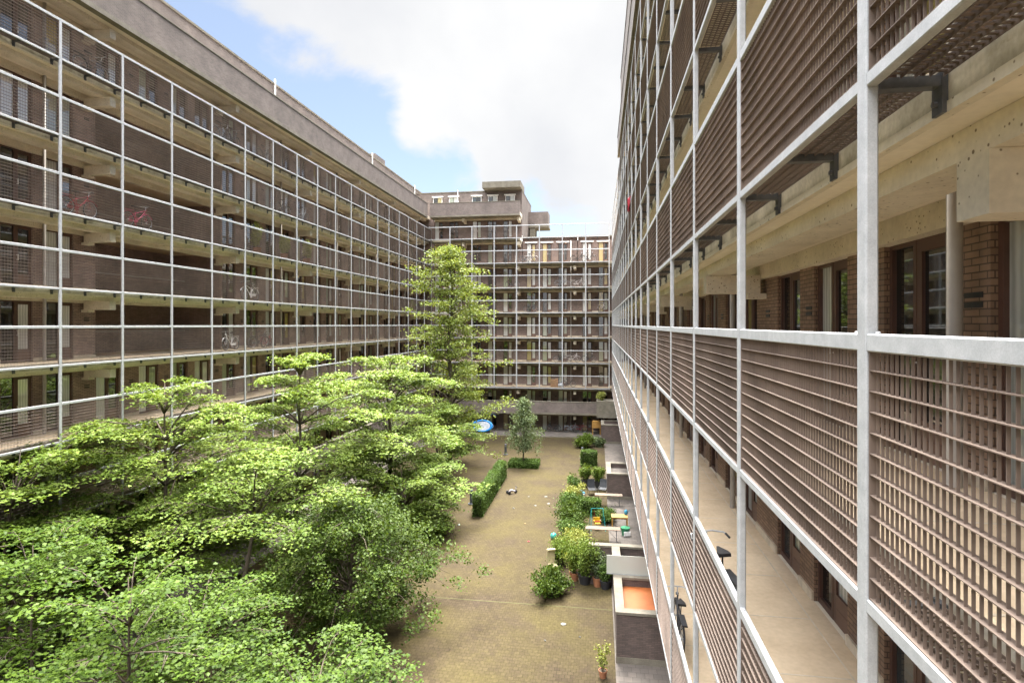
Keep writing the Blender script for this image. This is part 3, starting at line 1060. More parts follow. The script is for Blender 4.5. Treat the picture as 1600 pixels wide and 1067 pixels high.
TT = [
    # label, px, d, tiers (photo y, radius m), leaf, size, trunk radius, lean, density, seed
    ('yellow green tiered tree in front of the third steel post from the left', 258, 24, [(598, 1.7), (640, 3.7), (672, 3.6), (705, 4.1), (750, 4.3), (800, 4.0), (850, 3.2)], 'leaf_lime', 0.145, 0.15, 21),
    ('lime green tiered tree with a slim forked top, middle of the three highest tiered trees', 462, 30, [(560, 1.1), (588, 2.6), (622, 4.0), (660, 4.6), (700, 4.6), (745, 4.2), (790, 3.4)], 'leaf_lime', 0.16, 0.16, 22),
    ('tall lime tiered tree with a wide flat top just left of the tallest tree', 608, 38, [(558, 2.2), (582, 4.2), (606, 4.4), (655, 4.6), (690, 5.0), (728, 5.2), (762, 4.6)], 'leaf_lime', 0.18, 0.19, 23),
    ('tiered tree with pale flat plates reaching towards the blue and white pool', 682, 45, [(640, 2.2), (664, 3.4), (690, 4.2)], 'leaf_mid', 0.18, 0.14, 24),
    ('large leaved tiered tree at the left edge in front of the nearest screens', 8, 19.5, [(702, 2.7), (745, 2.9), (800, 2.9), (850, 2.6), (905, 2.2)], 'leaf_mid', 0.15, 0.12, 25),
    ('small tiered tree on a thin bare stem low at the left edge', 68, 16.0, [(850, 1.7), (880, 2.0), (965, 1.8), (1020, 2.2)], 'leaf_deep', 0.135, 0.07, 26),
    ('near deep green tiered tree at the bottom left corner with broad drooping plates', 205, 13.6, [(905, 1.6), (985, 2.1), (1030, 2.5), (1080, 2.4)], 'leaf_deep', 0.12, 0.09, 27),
    ('bluish green tiered tree at the bottom edge beside the open paving', 495, 15.2, [(1030, 1.9), (1065, 2.4), (1110, 2.2)], 'leaf_deep', 0.12, 0.09, 28),
    ('tiered tree in the middle of the grove above the orange ball', 375, 22.5, [(730, 2.8), (775, 3.4), (905, 2.6)], 'leaf_mid', 0.14, 0.13, 29),
    ('dark trunked tiered tree behind the middle of the grove with low plates', 310, 33, [(700, 3.0), (735, 4.0), (775, 4.2), (815, 3.6)], 'leaf_mid', 0.17, 0.15, 30),
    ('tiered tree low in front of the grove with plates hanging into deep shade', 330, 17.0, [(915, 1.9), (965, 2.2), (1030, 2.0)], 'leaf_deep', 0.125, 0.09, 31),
    ('pale plated tiered tree standing between the grove and the long clipped hedge', 632, 35, [(728, 3.2), (756, 4.4), (790, 4.0), (815, 3.0)], 'leaf_mid', 0.165, 0.14, 32),
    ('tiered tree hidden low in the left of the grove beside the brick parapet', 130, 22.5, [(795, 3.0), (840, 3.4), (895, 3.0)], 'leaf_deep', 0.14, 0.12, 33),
]
for lab, px, d, tiers, lf, sz, tr, sd in TT:
    tiered_tree(lab, px, d, tiers, M[lf], size=sz, tr=tr, seed=sd, lean=(random.uniform(-.4, .4), random.uniform(-.4, .4)))

dT = 52
crown_tree('tallest tree in the courtyard, narrow irregular crown rising in front of the far facade', 704, dT,
           [(zat(700, dT), 2.6), (zat(660, dT), 4.0), (zat(610, dT), 4.7), (zat(560, dT), 3.9), (zat(520, dT), 3.9), (zat(480, dT), 3.2), (zat(440, dT), 2.7), (zat(410, dT), 1.5), (zat(386, dT), 0.3)],
           M['leaf_tall'], 0.20, 0.30, 78, 41, droop=0.12, clump=(0.62, 0.62, 0.22), per=42, tilt=0.7, up=0.7, rise=0.25, rv=(0.62, 1.3), twigs=7)
dE = 23.7
crown_tree('dense dark green tree with drooping branches over the open paving', 548, dE,
           [(1.2, 2.8), (2.0, 4.3), (3.0, 4.9), (3.9, 4.6), (4.7, 3.4), (5.4, 1.6)],
           M['leaf_dark'], 0.115, 0.13, 78, 42, droop=0.46, clump=(0.36, 0.36, 0.2), per=74, tilt=0.5, up=0.85, rise=0.3)
dS = 51.6
crown_tree('small grey green tree with a loose drooping crown standing in a square planting bed', 818, dS,
           [(1.6, 1.4), (2.4, 1.9), (3.2, 1.6), (4.2, 1.1), (5.2, 0.7), (5.9, 0.2)],
           M['leaf_grey'], 0.13, 0.07, 46, 43, droop=0.35, clump=(0.26, 0.26, 0.26), per=22, tilt=0.9, up=0.3, rise=0.45)


def hedge(label, x0, x1, y0, y1, h, leaf='leaf_hedge', n=9000, size=0.08, name='hedge', cat='hedge', bump=0.045, seed=5):
    rng = np.random.default_rng(seed)
    root = empty(name, label, cat, ((x0 + x1) / 2, (y0 + y1) / 2, 0))
    w, l = x1 - x0, y1 - y0
    MB().box(-w / 2 + .1, w / 2 - .1, -l / 2 + .1, l / 2 - .1, 0, h - 0.12).build('branches', [M['twig_dark']], root)
    A = np.array([w * l, l * h, l * h, w * h, w * h])
    k = rng.choice(5, n, p=A / A.sum())
    a, b = rng.uniform(-.5, .5, n), rng.uniform(0, 1, n)
    P = np.empty((n, 3))
    P[:, 0] = np.select([k == 0, k == 1, k == 2, k >= 3], [a * w, -w / 2, w / 2, a * w])
    P[:, 1] = np.select([k == 0, k <= 2, k == 3, k == 4], [(b - .5) * l, a * l, -l / 2, l / 2])
    P[:, 2] = np.where(k == 0, h, b * h)
    ph = np.sin(P[:, 1] * 2.1 + seed) * 0.05 + np.sin(P[:, 0] * 5 + P[:, 1] * 3.3) * 0.04
    P[:, 2] = P[:, 2] * (1 + ph * 0.8)
    P += rng.normal(0, bump, (n, 3))
    P[:, 2] = np.maximum(P[:, 2], 0.02)
    leaves('foliage', P, size, M[leaf], root, tilt=0.9, up=0.6, rng=rng)
    return root


hedge('long clipped dark hedge running along the paving near the middle of the courtyard', -8.15, -7.55, 37.0, 47.1, 1.40, n=24000, size=0.085, seed=51)
hedge('low square bed of green ground cover around the small tree', -7.85, -5.3, 50.1, 52.0, 0.40, leaf='leaf_hedge', n=6000, size=0.13, name='planting_bed', cat='planting bed', seed=52)
hedge('short square clipped hedge near the far right corner of the paving', -1.5, -0.2, 51.6, 52.8, 1.25, n=4500, size=0.10, seed=53)
hedge('low hedge dividing two terraces behind the weathered folding table', -1.1, 0.1, 38.4, 39.3, 0.95, n=3500, size=0.09, seed=54)


def shrub(label, x, y, r, h, leaf, size=0.09, n=2600, seed=1, pot=None, name='shrub', cat='shrub', z=0.0, group=None, tilt=0.8, up=0.5, spread=1.0):
    rng = np.random.default_rng(seed)
    root = empty(name, label, cat, (x, y, z), 0, group)
    zb = 0.0
    if pot:
        pr, phh, mt = pot
        o = MB().lathe([(pr * 0.72, 0), (pr * 0.95, phh * 0.85), (pr, phh * 0.86), (pr, phh), (pr * 0.86, phh), (pr * 0.84, phh - 0.04)], n=18).build('pot', [M[mt]], root, smooth=False)
        MB().lathe([(pr * 0.8, phh - 0.06), (pr * 0.83, phh - 0.03)], n=14).build('soil', [M['soil']], o)
        zb = phh - 0.04
    st = MB()
    pts = []
    ns = max(5, int(r * 14))
    per = max(8, n // (ns * 5))
    for i in range(ns):
        a, q = rng.uniform(0, 6.28), math.sqrt(rng.uniform(0, 1)) * r * 0.85
        hh = h * rng.uniform(0.65, 1.0) * (1 - 0.35 * (q / r) ** 2)
        tip = (math.cos(a) * q * spread, math.sin(a) * q * spread, zb + hh)
        st.tube([(math.cos(a) * q * 0.15, math.sin(a) * q * 0.15, zb - 0.02), (tip[0] * .55, tip[1] * .55, zb + hh * .6), tip], [0.014, 0.009, 0.003], 4)
        for k in range(5):
            f = rng.uniform(0.3, 1.0)
            c = np.array([tip[0] * f, tip[1] * f, zb + hh * f]) + rng.normal(0, r * 0.10, 3)
            pts.append(c + rng.normal(0, 1, (per, 3)) * np.array([r * .17, r * .17, h * .09]))
    st.build('stem', [M['bark_pale']], root)
    P = np.concatenate(pts)
    P[:, 2] = np.maximum(P[:, 2], zb + 0.02)
    leaves('foliage', P, size, M[leaf], root, tilt=tilt, up=up, rng=rng)
    return root


GS = 'shrubs along the terrace edge'
shrub('tall leafy shrub at the far end of the terrace planting beside two black pots', -1.75, 43.2, 0.62, 1.5, 'leaf_hedge', n=2600, seed=61, group=GS, size=0.11)
shrub('yellow green shrub in the terrace planting next to the blue toy', -1.65, 41.6, 0.75, 1.2, 'leaf_yellow', n=2400, seed=62, group=GS, size=0.11)
shrub('broad dark green shrub in the terrace planting left of the low dividing hedge', -1.75, 39.3, 1.1, 1.25, 'leaf_hedge', n=4200, seed=63, group=GS, size=0.11)
shrub('mid green spreading shrub in the terrace planting left of the toy seat', -1.75, 36.8, 1.2, 1.2, 'leaf_dark', n=4200, seed=64, group=GS, size=0.11)
shrub('dark shrub in the terrace planting left of the folding table with dark legs', -1.55, 34.4, 1.1, 1.1, 'leaf_hedge', n=3600, seed=65, group=GS, size=0.10)
shrub('pale yellow green shrub behind the teal ball', -1.45, 32.3, 1.0, 1.3, 'leaf_yellow', n=3600, seed=66, group=GS, size=0.10)
shrub('airy green shrub just right of the cream toy with narrow leaves', -1.9, 30.4, 0.9, 1.5, 'leaf_mid', n=3000, seed=67, group=GS, size=0.09)
GP = 'potted plants on the terraces'
shrub('round yellow green shrub in a large black pot, biggest of the pot row', -0.66, 28.3, 0.95, 1.9, 'leaf_mid', n=5200, seed=68, pot=(0.34, 0.46, 'pot_black'), name='potted_plant', cat='potted plant', group=GP, size=0.09)
shrub('white flowering bush in a terracotta pot between two black pots', -0.05, 28.1, 0.6, 1.5, 'leaf_grey', n=2600, seed=69, pot=(0.23, 0.42, 'terracotta'), name='potted_plant', cat='potted plant', group=GP, size=0.09)
shrub('compact dark shrub in a black pot touching the coped brick wall', 0.33, 27.9, 0.48, 0.95, 'leaf_hedge', n=1800, seed=70, pot=(0.27, 0.40, 'pot_black'), name='potted_plant', cat='potted plant', group=GP, size=0.09)
shrub('small yellow green plant in a terracotta pot at the left end of the pot row', -1.18, 28.6, 0.5, 1.0, 'leaf_yellow', n=1500, seed=71, pot=(0.25, 0.40, 'terracotta'), name='potted_plant', cat='potted plant', group=GP, size=0.09)
shrub('feathery bamboo like plant leaning over the paving in front of the pot row', *at(862, 26.8), 0.95, 1.25, 'leaf_dark', n=4200, seed=72, name='bamboo_clump', cat='plant', size=0.12, tilt=1.1, up=0.2, spread=1.2)
shrub('thin sapling with sparse leaves in a terracotta pot at the bottom edge', *at(942, 20.6), 0.32, 1.15, 'leaf_yellow', n=240, seed=73, pot=(0.16, 0.26, 'terracotta'), name='potted_sapling', cat='potted plant', group=GP, size=0.09)
shrub('fresh green fern like plant in the left of two black pots behind the lounge chairs', -1.05, 45.2, 0.6, 1.25, 'leaf_mid', n=2400, seed=74, pot=(0.30, 0.55, 'pot_black'), name='potted_plant', cat='potted plant', group=GP, size=0.12)
shrub('fresh green fern like plant in the right of two black pots behind the lounge chairs', 0.0, 45.0, 0.62, 1.2, 'leaf_mid', n=2400, seed=75, pot=(0.36, 0.55, 'pot_black'), name='potted_plant', cat='potted plant', group=GP, size=0.12)
shrub('dark spreading conifer shrub behind the orange wooden table', 0.55, 37.3, 0.9, 0.85, 'leaf_hedge', n=2600, seed=76, size=0.10)
shrub('leafy bush at the far right corner behind the square clipped hedge', *at(911, 59.0), 1.1, 1.3, 'leaf_mid', n=3200, seed=77, size=0.16)
shrub('dark bush beside the far brick stair box', *at(933, 59.5), 0.8, 1.2, 'leaf_grey', n=1800, seed=78, size=0.15)
shrub('young light green climber growing on the far concrete planter block', 0.3, 65.4, 0.7, 1.0, 'leaf_yellow', n=900, seed=79, size=0.14, z=EYE - 8.5)

# planters on the left galleries
for i, (px, lab) in enumerate(((402, 'tall climbing plant in a terracotta pot on the left gallery, nearest of three'),
                               (444, 'bushy climbing plant on the left gallery, middle of three'),
                               (479, 'slim climbing plant on the left gallery, farthest of three'))):
    X = -XL - 0.52
    shrub(lab, X, on_x(px, X), 0.42 - 0.04 * i, 1.55 - 0.1 * i, 'leaf_yellow', n=2400, seed=81 + i, pot=(0.26, 0.34, 'terracotta'), z=zf(2), name='potted_plant', cat='potted plant', group='climbing plants on the left gallery', size=0.12)
X = -XL - 0.7
shrub('yellow flowering plant on the left gallery near the far corner', X, on_x(642, X), 0.45, 1.2, 'leaf_yellow', n=500, seed=86, pot=(0.22, 0.3, 'terracotta'), z=zf(1), name='potted_plant', cat='potted plant', size=0.14)


# ------------------------------------------------------------------ brick stair boxes on the terrace
def coped_box(label, x0, x1, y0, y1, h, floor_mat, t=0.28):
    root = empty('brick_enclosure', label, 'brick enclosure', ((x0 + x1) / 2, (y0 + y1) / 2, 0))
    a, b = (x1 - x0) / 2, (y1 - y0) / 2
    w = MB()
    w.box(-a, a, -b, -b + t, 0.24, h - 0.1).box(-a, a, b - t, b, 0.24, h - 0.1)
    w.box(-a, -a + t, -b + t + .001, b - t - .001, 0.24, h - 0.1).box(a - t, a, -b + t + .001, b - t - .001, 0.24, h - 0.1)
    w.build('wall', [M['brickd']], root)
    c = MB()
    e = 0.03
    c.box(-a - e, a + e, -b - e, -b + t + e, h - 0.1, h).box(-a - e, a + e, b - t - e, b + e, h - 0.1, h)
    c.box(-a - e, -a + t + e, -b + t + e + .003, b - t - e - .003, h - 0.1, h).box(a - t - e, a + e, -b + t + e + .003, b - t - e - .003, h - 0.1, h)
    c.build('coping', [M['coping']], root)
    f = MB().box(-a - 0.01, a + 0.01, -b - 0.01, b + 0.01, 0.0, 0.24)
    f.build('plinth', [M['coping']], root)
    MB().box(-a + t + .002, a - t - .002, -b + t + .002, b - t - .002, 0.25, h * 0.80).build('infill', [M[floor_mat]], root)
    return root


coped_box('near brick enclosure with pale stone coping and an orange floor inside', 0.66, 2.8, 21.8, 25.1, 1.92, 'orange')
coped_box('brick enclosure with pale coping beside the two dark lounge chairs', 0.62, 2.8, 42.2, 45.7, 1.86, 'terrace')
coped_box('farthest brick enclosure by the far right corner under the screens', 0.30, 2.8, 61.8, 65.0, 2.0, 'terrace')
w = empty('garden_wall', 'low brick wall with pale stone coping that crosses the terrace below the folding table', 'wall', (1.1, 28.4, 0))
MB().box(-1.6, 1.7, -0.14, 0.14, 0, 1.82).build('wall', [M['brickd']], w)
MB().box(-1.63, 1.73, -0.18, 0.18, 1.82, 1.92).build('coping', [M['coping']], w)
w = empty('garden_wall', 'low coped brick wall joining the crossing wall to the orange floored enclosure', 'wall', (0.82, 26.7, 0))
MB().box(-0.14, 0.14, -1.55, 1.5, 0, 1.82).build('wall', [M['brickd']], w)
MB().box(-0.19, 0.19, -1.55, 1.5, 1.82, 1.92).build('coping', [M['coping']], w)
fg = empty('glass_screen', 'frosted glass panel standing on the coping of the orange floored enclosure', 'glass panel', (1.25, 25.06, 1.922))
MB().box(-0.9, 0.9, -0.012, 0.012, 0.03, 0.80).build('glass', [M['frosted']], fg)
MB().box(-0.9, 0.9, -0.02, 0.02, 0.0, 0.03).build('rail', [M['steel']], fg)


# ------------------------------------------------------------------ bicycles
def wheel_mb(r=0.34):
    mb = MB()
    mb.ring((0, 0, 0), r - 0.018, 0.02, n=28, k=6, m=0)
    mb.ring((0, 0, 0), r - 0.045, 0.010, n=28, k=4, m=1)
    mb.tube([(0, -0.04, 0), (0, 0.04, 0)], 0.02, 6, 1)
    for i in range(18):
        a = 2 * math.pi * i / 18
        mb.tube([(0, 0.015 * (-1) ** i, 0), ((r - 0.05) * math.cos(a), 0, (r - 0.05) * math.sin(a))], 0.0022, 3, 1)
    return mb


WHEEL = wheel_mb().mesh('wheel', [M['black'], M['steel']])
HB = MB()
HB.tube([(0.30, -0.29, 1.02), (0.40, -0.26, 1.05), (0.47, -0.10, 1.06), (0.47, 0.10, 1.06), (0.40, 0.26, 1.05), (0.30, 0.29, 1.02)], 0.013, 6, 1)
HB.tube([(0.26, -0.295, 1.01), (0.36, -0.275, 1.04)], 0.019, 6, 0)
HB.tube([(0.26, 0.295, 1.01), (0.36, 0.275, 1.04)], 0.019, 6, 0)
HB.tube([(0.43, 0, 0.88), (0.455, 0, 1.06)], 0.014, 6, 1)
HBM = HB.mesh('handlebar', [M['black'], M['steel']])
SD = MB()
SD.prism([(-0.30, -0.09), (-0.20, -0.085), (-0.06, -0.03), (-0.01, -0.018), (-0.01, 0.018), (-0.06, 0.03), (-0.20, 0.085), (-0.30, 0.09)], 0.95, 1.0)
SD.tube([(-0.17, 0, 0.72), (-0.19, 0, 0.95)], 0.013, 6)
SDM = SD.mesh('saddle', [M['black']])
FRM = {}


def bike_frame(col):
    if col in FRM:
        return FRM[col]
    f = MB()
    f.tube([(0.40, 0, 0.80), (-0.04, 0, 0.30)], 0.019, 6)
    f.tube([(0.38, 0, 0.86), (-0.155, 0, 0.66)], 0.015, 6)
    f.tube([(-0.17, 0, 0.74), (-0.04, 0, 0.30)], 0.016, 6)
    f.tube([(0.375, 0, 0.90), (0.42, 0, 0.74)], 0.021, 6)
    for s in (-0.045, 0.045):
        f.tube([(-0.04, s * .5, 0.30), (-0.52, s, 0.34)], 0.009, 5)
        f.tube([(-0.165, s * .5, 0.66), (-0.52, s, 0.34)], 0.008, 5)
        f.tube([(0.42, s * .6, 0.74), (0.45, s, 0.55), (0.54, s, 0.34)], 0.010, 5)
    # mudguards, rack, crank, chain case, lamp
    for cx, a0, a1 in ((-0.52, 0.1, 2.9), (0.54, 0.5, 2.6)):
        f.tube([(cx + 0.375 * math.cos(a0 + (a1 - a0) * i / 9), 0, 0.34 + 0.375 * math.sin(a0 + (a1 - a0) * i / 9)) for i in range(10)], 0.018, 5)
    f.box(-0.80, -0.30, -0.06, 0.06, 0.755, 0.775)
    f.tube([(-0.78, 0.06, 0.76), (-0.52, 0.06, 0.34)], 0.006, 4)
    f.box(-0.45, 0.06, 0.05, 0.07, 0.26, 0.38)
    f.ring((-0.04, 0.06, 0.30), 0.08, 0.008, n=16, k=4)
    f.tube([(-0.04, 0.08, 0.30), (0.06, 0.09, 0.16)], 0.010, 5)
    f.tube([(-0.04, -0.06, 0.30), (-0.14, -0.09, 0.44)], 0.010, 5)
    f.box(0.02, 0.10, 0.09, 0.17, 0.145, 0.17)
    f.box(-0.18, -0.10, -0.17, -0.09, 0.43, 0.455)
    f.lathe([(0.03, 0), (0.04, 0.05), (0.01, 0.07)], (0.47, 0, 0.86), 8)
    FRM[col] = f.mesh('frame', [M[col]])
    return FRM[col]


def bike(label, col, x, y, z, rz, tilt=0.0, scale=1.0):
    root = empty('bicycle', label, 'bicycle', (x, y, z), rz, 'bicycles parked on the galleries and paving')
    root.rotation_euler.x = tilt
    root.scale = (scale,) * 3
    put(bike_frame(col), 'frame', root)
    put(WHEEL, 'wheel', root, (-0.52, 0, 0.34))
    put(WHEEL, 'wheel', root, (0.54, 0, 0.34))
    put(HBM, 'handlebar', root)
    put(SDM, 'saddle', root)
    return root


def lbike(label, col, px, k, rz=90, dep=0.62, tilt=0.06, scale=1.0):
    X = -XL - dep
    return bike(label, col, X, on_x(px, X), zf(k) + 0.003, R(rz), tilt, scale)


def bbike(label, col, px, k, rz=0, dep=0.8, tilt=0.05, scale=1.0):
    Y = YB + dep
    return bike(label, col, on_y(px, Y), Y, zf(k) + 0.003, R(rz), tilt, scale)


lbike('red bicycle leaning on the left gallery screen, nearest of the two red ones', 'red', 122, 2, 90)
lbike('pink red bicycle on the left gallery in front of the dark passage', 'pink', 214, 2, 90)
lbike('pale bicycle on the left gallery below the climbing plants', 'palebike', 391, 1, 270, scale=1.05)
lbike('white bicycle with a pale skirt guard on the eye level left gallery', 'palebike', 361, 0, 275)
lbike('dark bicycle on the eye level left gallery, between a white and a red one', 'darkbike', 404, 0, 80)
lbike('small red bicycle on the eye level left gallery', 'red', 416, 0, 95, scale=0.85)
lbike('dark bicycle on the top left gallery, nearest the camera', 'darkbike', 142, 4, 90)
lbike('grey bicycle on the top left gallery between the fourth and fifth steel posts', 'greybike', 346, 4, 90)
lbike('dark bicycle in a row on the top left gallery, just beyond a grey one', 'darkbike', 362, 4, 96)
lbike('dark bicycle on the top left gallery beside a pale door', 'darkbike', 412, 4, 90)
lbike('dark bicycle on the second highest left gallery beside pale doors', 'darkbike', 442, 3, 88)
lbike('grey bicycle on the second highest left gallery farther along', 'greybike', 472, 3, 90)
bbike('grey bicycle at the left end of the far block open top right gallery', 'greybike', 822, 3, 5)
bbike('pale bicycle beside a grey one on the far block open top right gallery', 'palebike', 830, 3, -8, dep=0.6)
bbike('dark bicycle on the far block open top right gallery, second from the right block', 'darkbike', 903, 3, 3)
bbike('dark bicycle on the far block open top right gallery, last before the right block', 'darkbike', 920, 3, -5, dep=0.65)
bbike('dark bicycle on the far block two floors above eye level, leftmost there', 'darkbike', 801, 2, 10)
bbike('grey bicycle two floors above eye level on the far block, beside a downpipe', 'greybike', 878, 2, 4)
bbike('pale bicycle two floors above eye level on the far block right of the downpipe', 'palebike', 903, 2, -6)
bbike('dark bicycle one floor above eye level on the far block near its middle', 'darkbike', 829, 1, 2)
bbike('pale bicycle one floor above eye level on the far block at its right end', 'palebike', 940, 1, 60)
bbike('white bicycle between two dark ones one floor below eye level on the far block', 'palebike', 895, -1, 12)
bbike('dark bicycle left of the white one, one floor below eye level, far block', 'darkbike', 876, -1, 0)
bbike('dark bicycle one floor below eye level on the far block, right of the white one', 'darkbike', 920, -1, -4)
bbike('dark bicycle beside a cardboard box on the far block lowest screened gallery', 'darkbike', 888, -2, 0)
bike('dark racing bicycle leaning on the ground floor wall of the far block', 'darkbike', on_y(865, 67.4), 67.4, 0.105, R(175), 0.08)
bike('grey bicycle on the ground floor of the far block, beside a red one', 'greybike', on_y(893, 67.2), 67.2, 0.105, R(5), 0.08)
bike('red bicycle on the ground floor of the far block under the first floor parapet', 'red', on_y(906, 67.5), 67.5, 0.105, R(-10), 0.08)
bike('dark bicycle with curved handlebars on the right gallery one floor below', 'darkbike', 1.83, 9.1, zf(-1) + 0.003, R(100), -0.05)
bike('black bicycle on the right gallery two floors below', 'darkbike', 1.80, 13.6, zf(-2) + 0.003, R(90), 0.05)
bike('black bicycle against the wall nearly under the camera, one floor below on the right', 'darkbike', 2.9, 4.5, zf(-1) + 0.003, R(92), 0.1)

# ------------------------------------------------------------------ things on the ground
def ball(label, px, y, r, mat):
    d = gd(y)
    x, yy = at(px, d)
    prof = [(r * math.sin(math.pi * i / 14) + 1e-4, -r * math.cos(math.pi * i / 14)) for i in range(15)]
    o = MB().lathe(prof, n=24).build('ball', [M[mat]], None, smooth=True, loc=(x, yy, r))
    return tag(o, label, 'ball')


ball('teal ball lying on the paving beside the terrace shrubs', 865, 842, 0.19, 'teal')
o = ball('bright orange ball seen through the grove of tiered trees', 409, 850, 0.17, 'orangeball')

p = empty('inflatable_pool', 'blue and white inflatable paddling pool stood on edge against the far wall', 'paddling pool', (on_y(753, 65.3), 65.3, 0.10))
p.rotation_euler.x = R(-18)
for i, zz in enumerate((0.0, 0.17, 0.34)):
    MB().ring((0, zz, 0.80), 0.62, 0.105, n=36, k=10, sx=1.72, sz=1.0).build('ring', [M['blue'] if i != 1 else M['poolwhite']], p, smooth=True)
mb = MB()
for i in range(9):
    z0 = 0.30 + i * 0.112
    hw = 1.03 * math.sqrt(max(0.05, 1 - ((z0 - 0.75) / 0.60) ** 2))
    mb.tube([(-hw, -0.02, z0), (hw, -0.02, z0)], 0.06, 8)
mb.build('base', [M['poolwhite']], p, smooth=True)


def bollard(label, px, y, h=1.0):
    d = gd(y)
    x, yy = at(px, d)
    root = empty('bollard', label, 'bollard', (x, yy, 0), 0, 'dark bollards on the paving')
    MB().lathe([(0.24, 0), (0.24, 0.05), (0.13, 0.08), (0.115, 0.12), (0.115, h - 0.2), (0.105, h - 0.19), (0.105, h - 0.15), (0.12, h - 0.14), (0.12, h - 0.03), (0.09, h)], n=16).build('body', [M['bollard']], root)
    MB().lathe([(0.107, h - 0.189), (0.107, h - 0.151)], n=16).build('lamp_slot', [M['steel']], root)


bollard('dark bollard standing alone on open paving left of the small tree', 790, 710)
bollard('dark bollard at the near end of the long hedge', 736.5, 787)
bollard('dark bollard behind the square clipped hedge', 910, 716, 1.05)

# toy tricycle lying over
x, y = at(800, gd(771))
tt = empty('tricycle', 'lavender and black toy tricycle lying on the paving right of the long hedge', 'tricycle', (x, y, 0), R(35))
MB().tube([(-0.3, 0, 0.14), (0.0, 0, 0.22), (0.3, 0, 0.16)], 0.05, 8).tube([(0.26, 0, 0.16), (0.36, 0, 0.48)], 0.022, 6).build('frame', [M['lavender']], tt)
MB().box(-0.18, 0.06, -0.09, 0.09, 0.24, 0.29).build('saddle', [M['lavender']], tt)
MB().tube([(0.36, -0.18, 0.48), (0.36, 0.18, 0.48)], 0.02, 6).build('handlebar', [M['black']], tt)
for lx, ly in ((-0.3, -0.16), (-0.3, 0.16), (0.32, 0)):
    MB().ring((lx, ly, 0.13), 0.10, 0.03, n=16, k=6).tube([(lx, ly - 0.03, 0.13), (lx, ly + 0.03, 0.13)], 0.075, 10, 0).build('wheel', [M['black']], tt)

# litter
for i, (px, yy, s, col, lab) in enumerate((
        (853, 776, 0.30, 'paper', 'largest pale paper scrap on the open paving'),
        (857, 787, 0.26, 'paper', 'pale paper scrap just nearer than the largest one'),
        (836, 790, 0.20, 'paper', 'pale paper scrap in the middle of the paving, left of two larger ones'),
        (802, 794, 0.18, 'paper', 'small pale paper scrap nearest the toy tricycle'),
        (826, 776, 0.14, 'paper', 'small pale paper scrap between tricycle and largest scrap'),
        (868, 800, 0.16, 'paper', 'long pale paper scrap near the terrace shrubs'),
        (717, 820, 0.22, 'greybike', 'grey plastic scrap on the paving near the near end of the long hedge'),
        (826, 846, 0.16, 'red', 'flat red scrap on the paving left of the teal ball'),
        (821, 818, 0.12, 'cardboard', 'small brown scrap on the paving above the red one'),
        (880, 975, 0.26, 'paper', 'crumpled pale plastic scrap on the mossy paving near the camera'),
        (906, 995, 0.08, 'paper', 'tiny white scrap right of the crumpled plastic scrap'),
        (852, 1001, 0.10, 'paper', 'tiny white scrap below the crumpled plastic scrap'))):
    x, y = at(px, gd(yy))
    mb = MB()
    n = 7
    rim = [(s * random.uniform(.35, .6) * math.cos(2 * math.pi * j / n), s * random.uniform(.3, .5) * math.sin(2 * math.pi * j / n)) for j in range(n)]
    b = len(mb.v)
    mb.v += [(a, c, random.uniform(0.008, 0.05)) for a, c in rim] + [(0, 0, 0.06)] + [(a * .9, c * .9, 0.004) for a, c in rim]
    for j in range(n):
        k = (j + 1) % n
        mb.f += [(j, k, n), (n + 1 + j, n + 1 + k, k, j)]
        mb.m += [0, 0]
    o = mb.build('paper_scrap', [M[col]], None, loc=(x, y, 0))
    tag(o, lab, 'litter', 'litter on the paving')


# lounge chairs
def chair(label, x, y, rz):
    root = empty('lounge_chair', label, 'chair', (x, y, 0), R(rz), 'lounge chairs on the terrace')
    s = MB()
    prof = [(-0.32, 0.40), (-0.1, 0.34), (0.16, 0.34), (0.26, 0.42), (0.40, 0.80), (0.46, 1.02)]
    for (a, za), (b, zb) in zip(prof, prof[1:]):
        i = len(s.v)
        s.v += [(-0.27, a, za), (0.27, a, za), (0.27, b, zb), (-0.27, b, zb), (-0.27, a, za - .03), (0.27, a, za - .03), (0.27, b, zb - .03), (-0.27, b, zb - .03)]
        s.f += [(i, i + 1, i + 2, i + 3), (i + 4, i + 7, i + 6, i + 5), (i, i + 4, i + 5, i + 1), (i + 3, i + 2, i + 6, i + 7), (i, i + 3, i + 7, i + 4), (i + 1, i + 5, i + 6, i + 2)]
        s.m += [0] * 6
    s.build('seat', [M['darkchair']], root)
    for sx in (-0.28, 0.28):
        MB().tube([(sx, 0.30, 0.50), (sx, -0.26, 0.36), (sx, -0.34, 0.02), (sx, 0.34, 0.02), (sx, 0.12, 0.36)], 0.014, 6).build('leg', [M['black']], root)


chair('dark mesh lounge chair in front of two black pots, left of the other lounge chair', -0.45, 43.2, 15)
chair('dark mesh lounge chair against the coped brick enclosure', 0.28, 43.4, -15)


